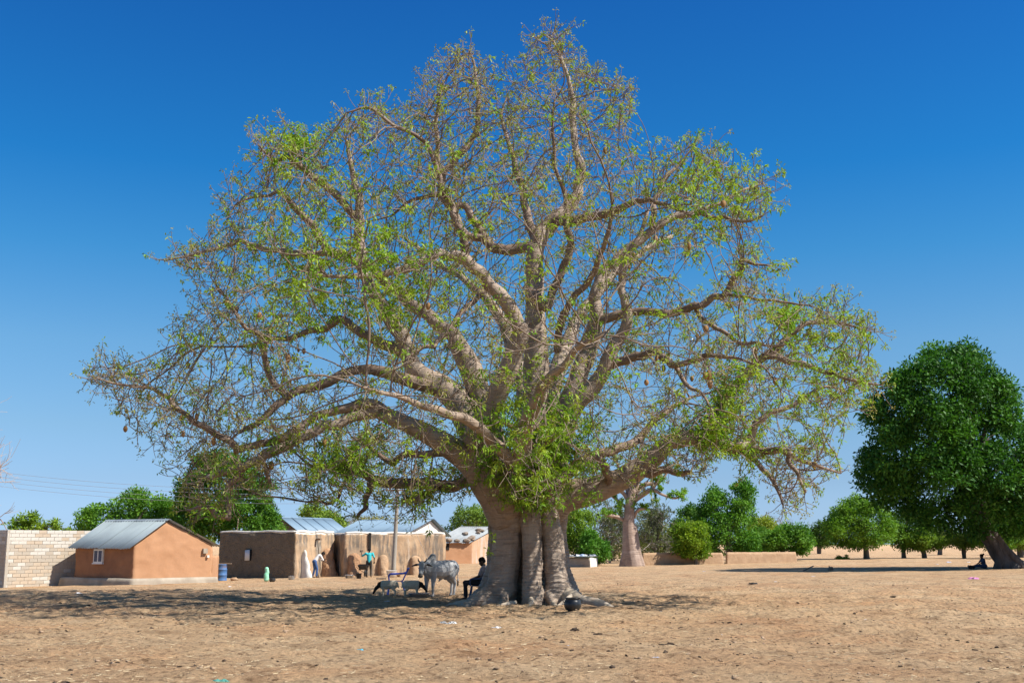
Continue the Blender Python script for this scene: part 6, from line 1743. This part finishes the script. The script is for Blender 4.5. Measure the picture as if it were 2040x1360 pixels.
# stump and fallen stick on the far strip of shade
p = gp(1655, 69.0); o = bpy.data.objects.new('stump', lump('stump', 0.13, 5, 2, (1.1, 1, 1.5), 0.9)); COL.objects.link(o); o.data.materials.append(M['wood']); o.location = p + Vector((0, 0, 0.08)); tag(o, 'small weathered stump in the strip of tree shade', 'stump')
p = gp(1600, 70.0); s = Soup(); s.add(*tube([p + Vector((0, 0, 0.0)), p + Vector((0.35, 0, 0.16)), p + Vector((0.68, 0.1, 0.30))], [0.05, 0.045, 0.03], 7, wob=0.1)); tag(link('stick', s.mesh('stick', True), None, M['wood']), 'thick broken stick slanting out of the sand beside the stump', 'stick')
p = gp(1692, 96); 
leafy_tree('low_shrub', 'tiny green shrub on the open sand near the orchard tree', [(1664,1116),(1668,1108),(1680,1104),(1690,1108),(1692,1116)], 112, [(1678,1118,0.8),(1678,1112,0.8),(1678,1110,0.6)], 0.7, 40, 22, 0.22, 0.14, 0.06, G1, G2, 61, cat='bush', n_limb=3)
# scraps on the tank lid
tc_ = (qA + qC_) / 2
for k in range(7):
    o = bpy.data.objects.new('rag', rag_mesh(80 + k, ['rag_grey', 'rag_black', 'rag_white', 'rag_blue'][k % 4])); COL.objects.link(o)
    q = qA.lerp(qC_, 0.12 + 0.12 * k); o.location = (q.x, q.y + 0.1 * (k % 3), 0.735); o.scale = (0.55, 0.6, 0.45); o.rotation_euler = (0, 0, k)
    tag(o, 'crumpled scrap of plastic or rag on the tank lid', 'rag', 'scraps on the tank lid')

# ================================================================== GROUND COVER
g = np.random.default_rng(99)
def field(n, ylo=12.5, yhi=52):
    y = ylo + (yhi - ylo) * g.random(n) ** 1.35
    x = g.uniform(-1, 1, n) * (0.50 * y + 2)
    return x, y
n = 15000
x, y = field(n)
pn = vnoise(x / 2.2, y / 2.2, 41) + 0.5 * vnoise(x / 0.7, y / 0.7, 42)
k = pn > g.uniform(-0.55, 0.45, n); x, y = x[k], y[k]; n = len(x)
z = ground_np(x, y) + 0.006
a = g.uniform(0, 6.28, n); L = g.uniform(0.03, 0.11, n); w = g.uniform(0.002, 0.006, n); tl = g.normal(0, 0.12, n)
d = np.stack([np.cos(a), np.sin(a), tl], -1) * L[:, None] / 2; s_ = np.stack([-np.sin(a), np.cos(a), 0 * a], -1) * w[:, None]
c = np.stack([x, y, z + np.abs(tl) * L / 2], -1); u_ = np.array([0, 0, 1.0]) * (w * 1.2)[:, None]
V = np.stack([c - d - s_, c + d - s_, c + d + u_, c - d + u_, c - d + s_, c + d + s_], 1).reshape(-1, 3)
b_ = np.arange(n)[:, None] * 6
Q = np.concatenate([b_ + np.array([0, 1, 2, 3]), b_ + np.array([3, 2, 5, 4])], 1).reshape(-1, 4)
hh = g.random((n, 1)); col = np.array([0.55, 0.44, 0.27]) * hh + np.array([0.30, 0.22, 0.14]) * (1 - hh)
tag(link('straw_litter', mesh_np('straw_litter', V, Q, np.repeat(col, 6, 0)), None, M['straw']), 'scattered straw and stalk bits over the sand', 'straw', None, 'stuff')
# crumbs of dung, soil clods and leaf litter
n = 16000
x, y = field(n)
wgt = 0.25 + 0.6 * np.exp(-(((x - 1) / 9) ** 2 + ((y - 30) / 7) ** 2)) + 1.1 * vnoise(x / 1.8, y / 1.8, 51) + 0.6 * vnoise(x / 0.5, y / 0.5, 52)
k = g.random(n) < wgt; x, y = x[k], y[k]; n = len(x)
bm = bmesh.new(); bmesh.ops.create_icosphere(bm, subdivisions=1, radius=1.0); bm.verts.ensure_lookup_table()
iv = np.array([v.co for v in bm.verts]); it_ = np.array([[v.index for v in f.verts] for f in bm.faces]); bm.free()
r = 0.006 + 0.026 * g.random(n) ** 5.0
J = 1 + 0.5 * g.normal(size=(n, len(iv), 1)).clip(-1.5, 1.5)
V = iv[None] * J * r[:, None, None] * np.stack([g.uniform(0.8, 1.6, n), g.uniform(0.8, 1.6, n), g.uniform(0.5, 0.9, n)], -1)[:, None, :]
V = V + np.stack([x, y, ground_np(x, y) + r * 0.25], -1)[:, None, :]
T = (it_[None] + (np.arange(n) * len(iv))[:, None, None]).reshape(-1, 3)
hh = g.random((n, 1)); col = np.where(g.random((n, 1)) < 0.38, np.array([0.07, 0.048, 0.032]), np.array([0.30, 0.21, 0.135])) * (0.7 + 0.6 * hh)
tag(link('soil_crumbs', mesh_np('soil_crumbs', V.reshape(-1, 3), T, np.repeat(col, len(iv), 0)), None, M['straw']), 'dark dung crumbs and soil clods strewn over the ground', 'soil', None, 'stuff')
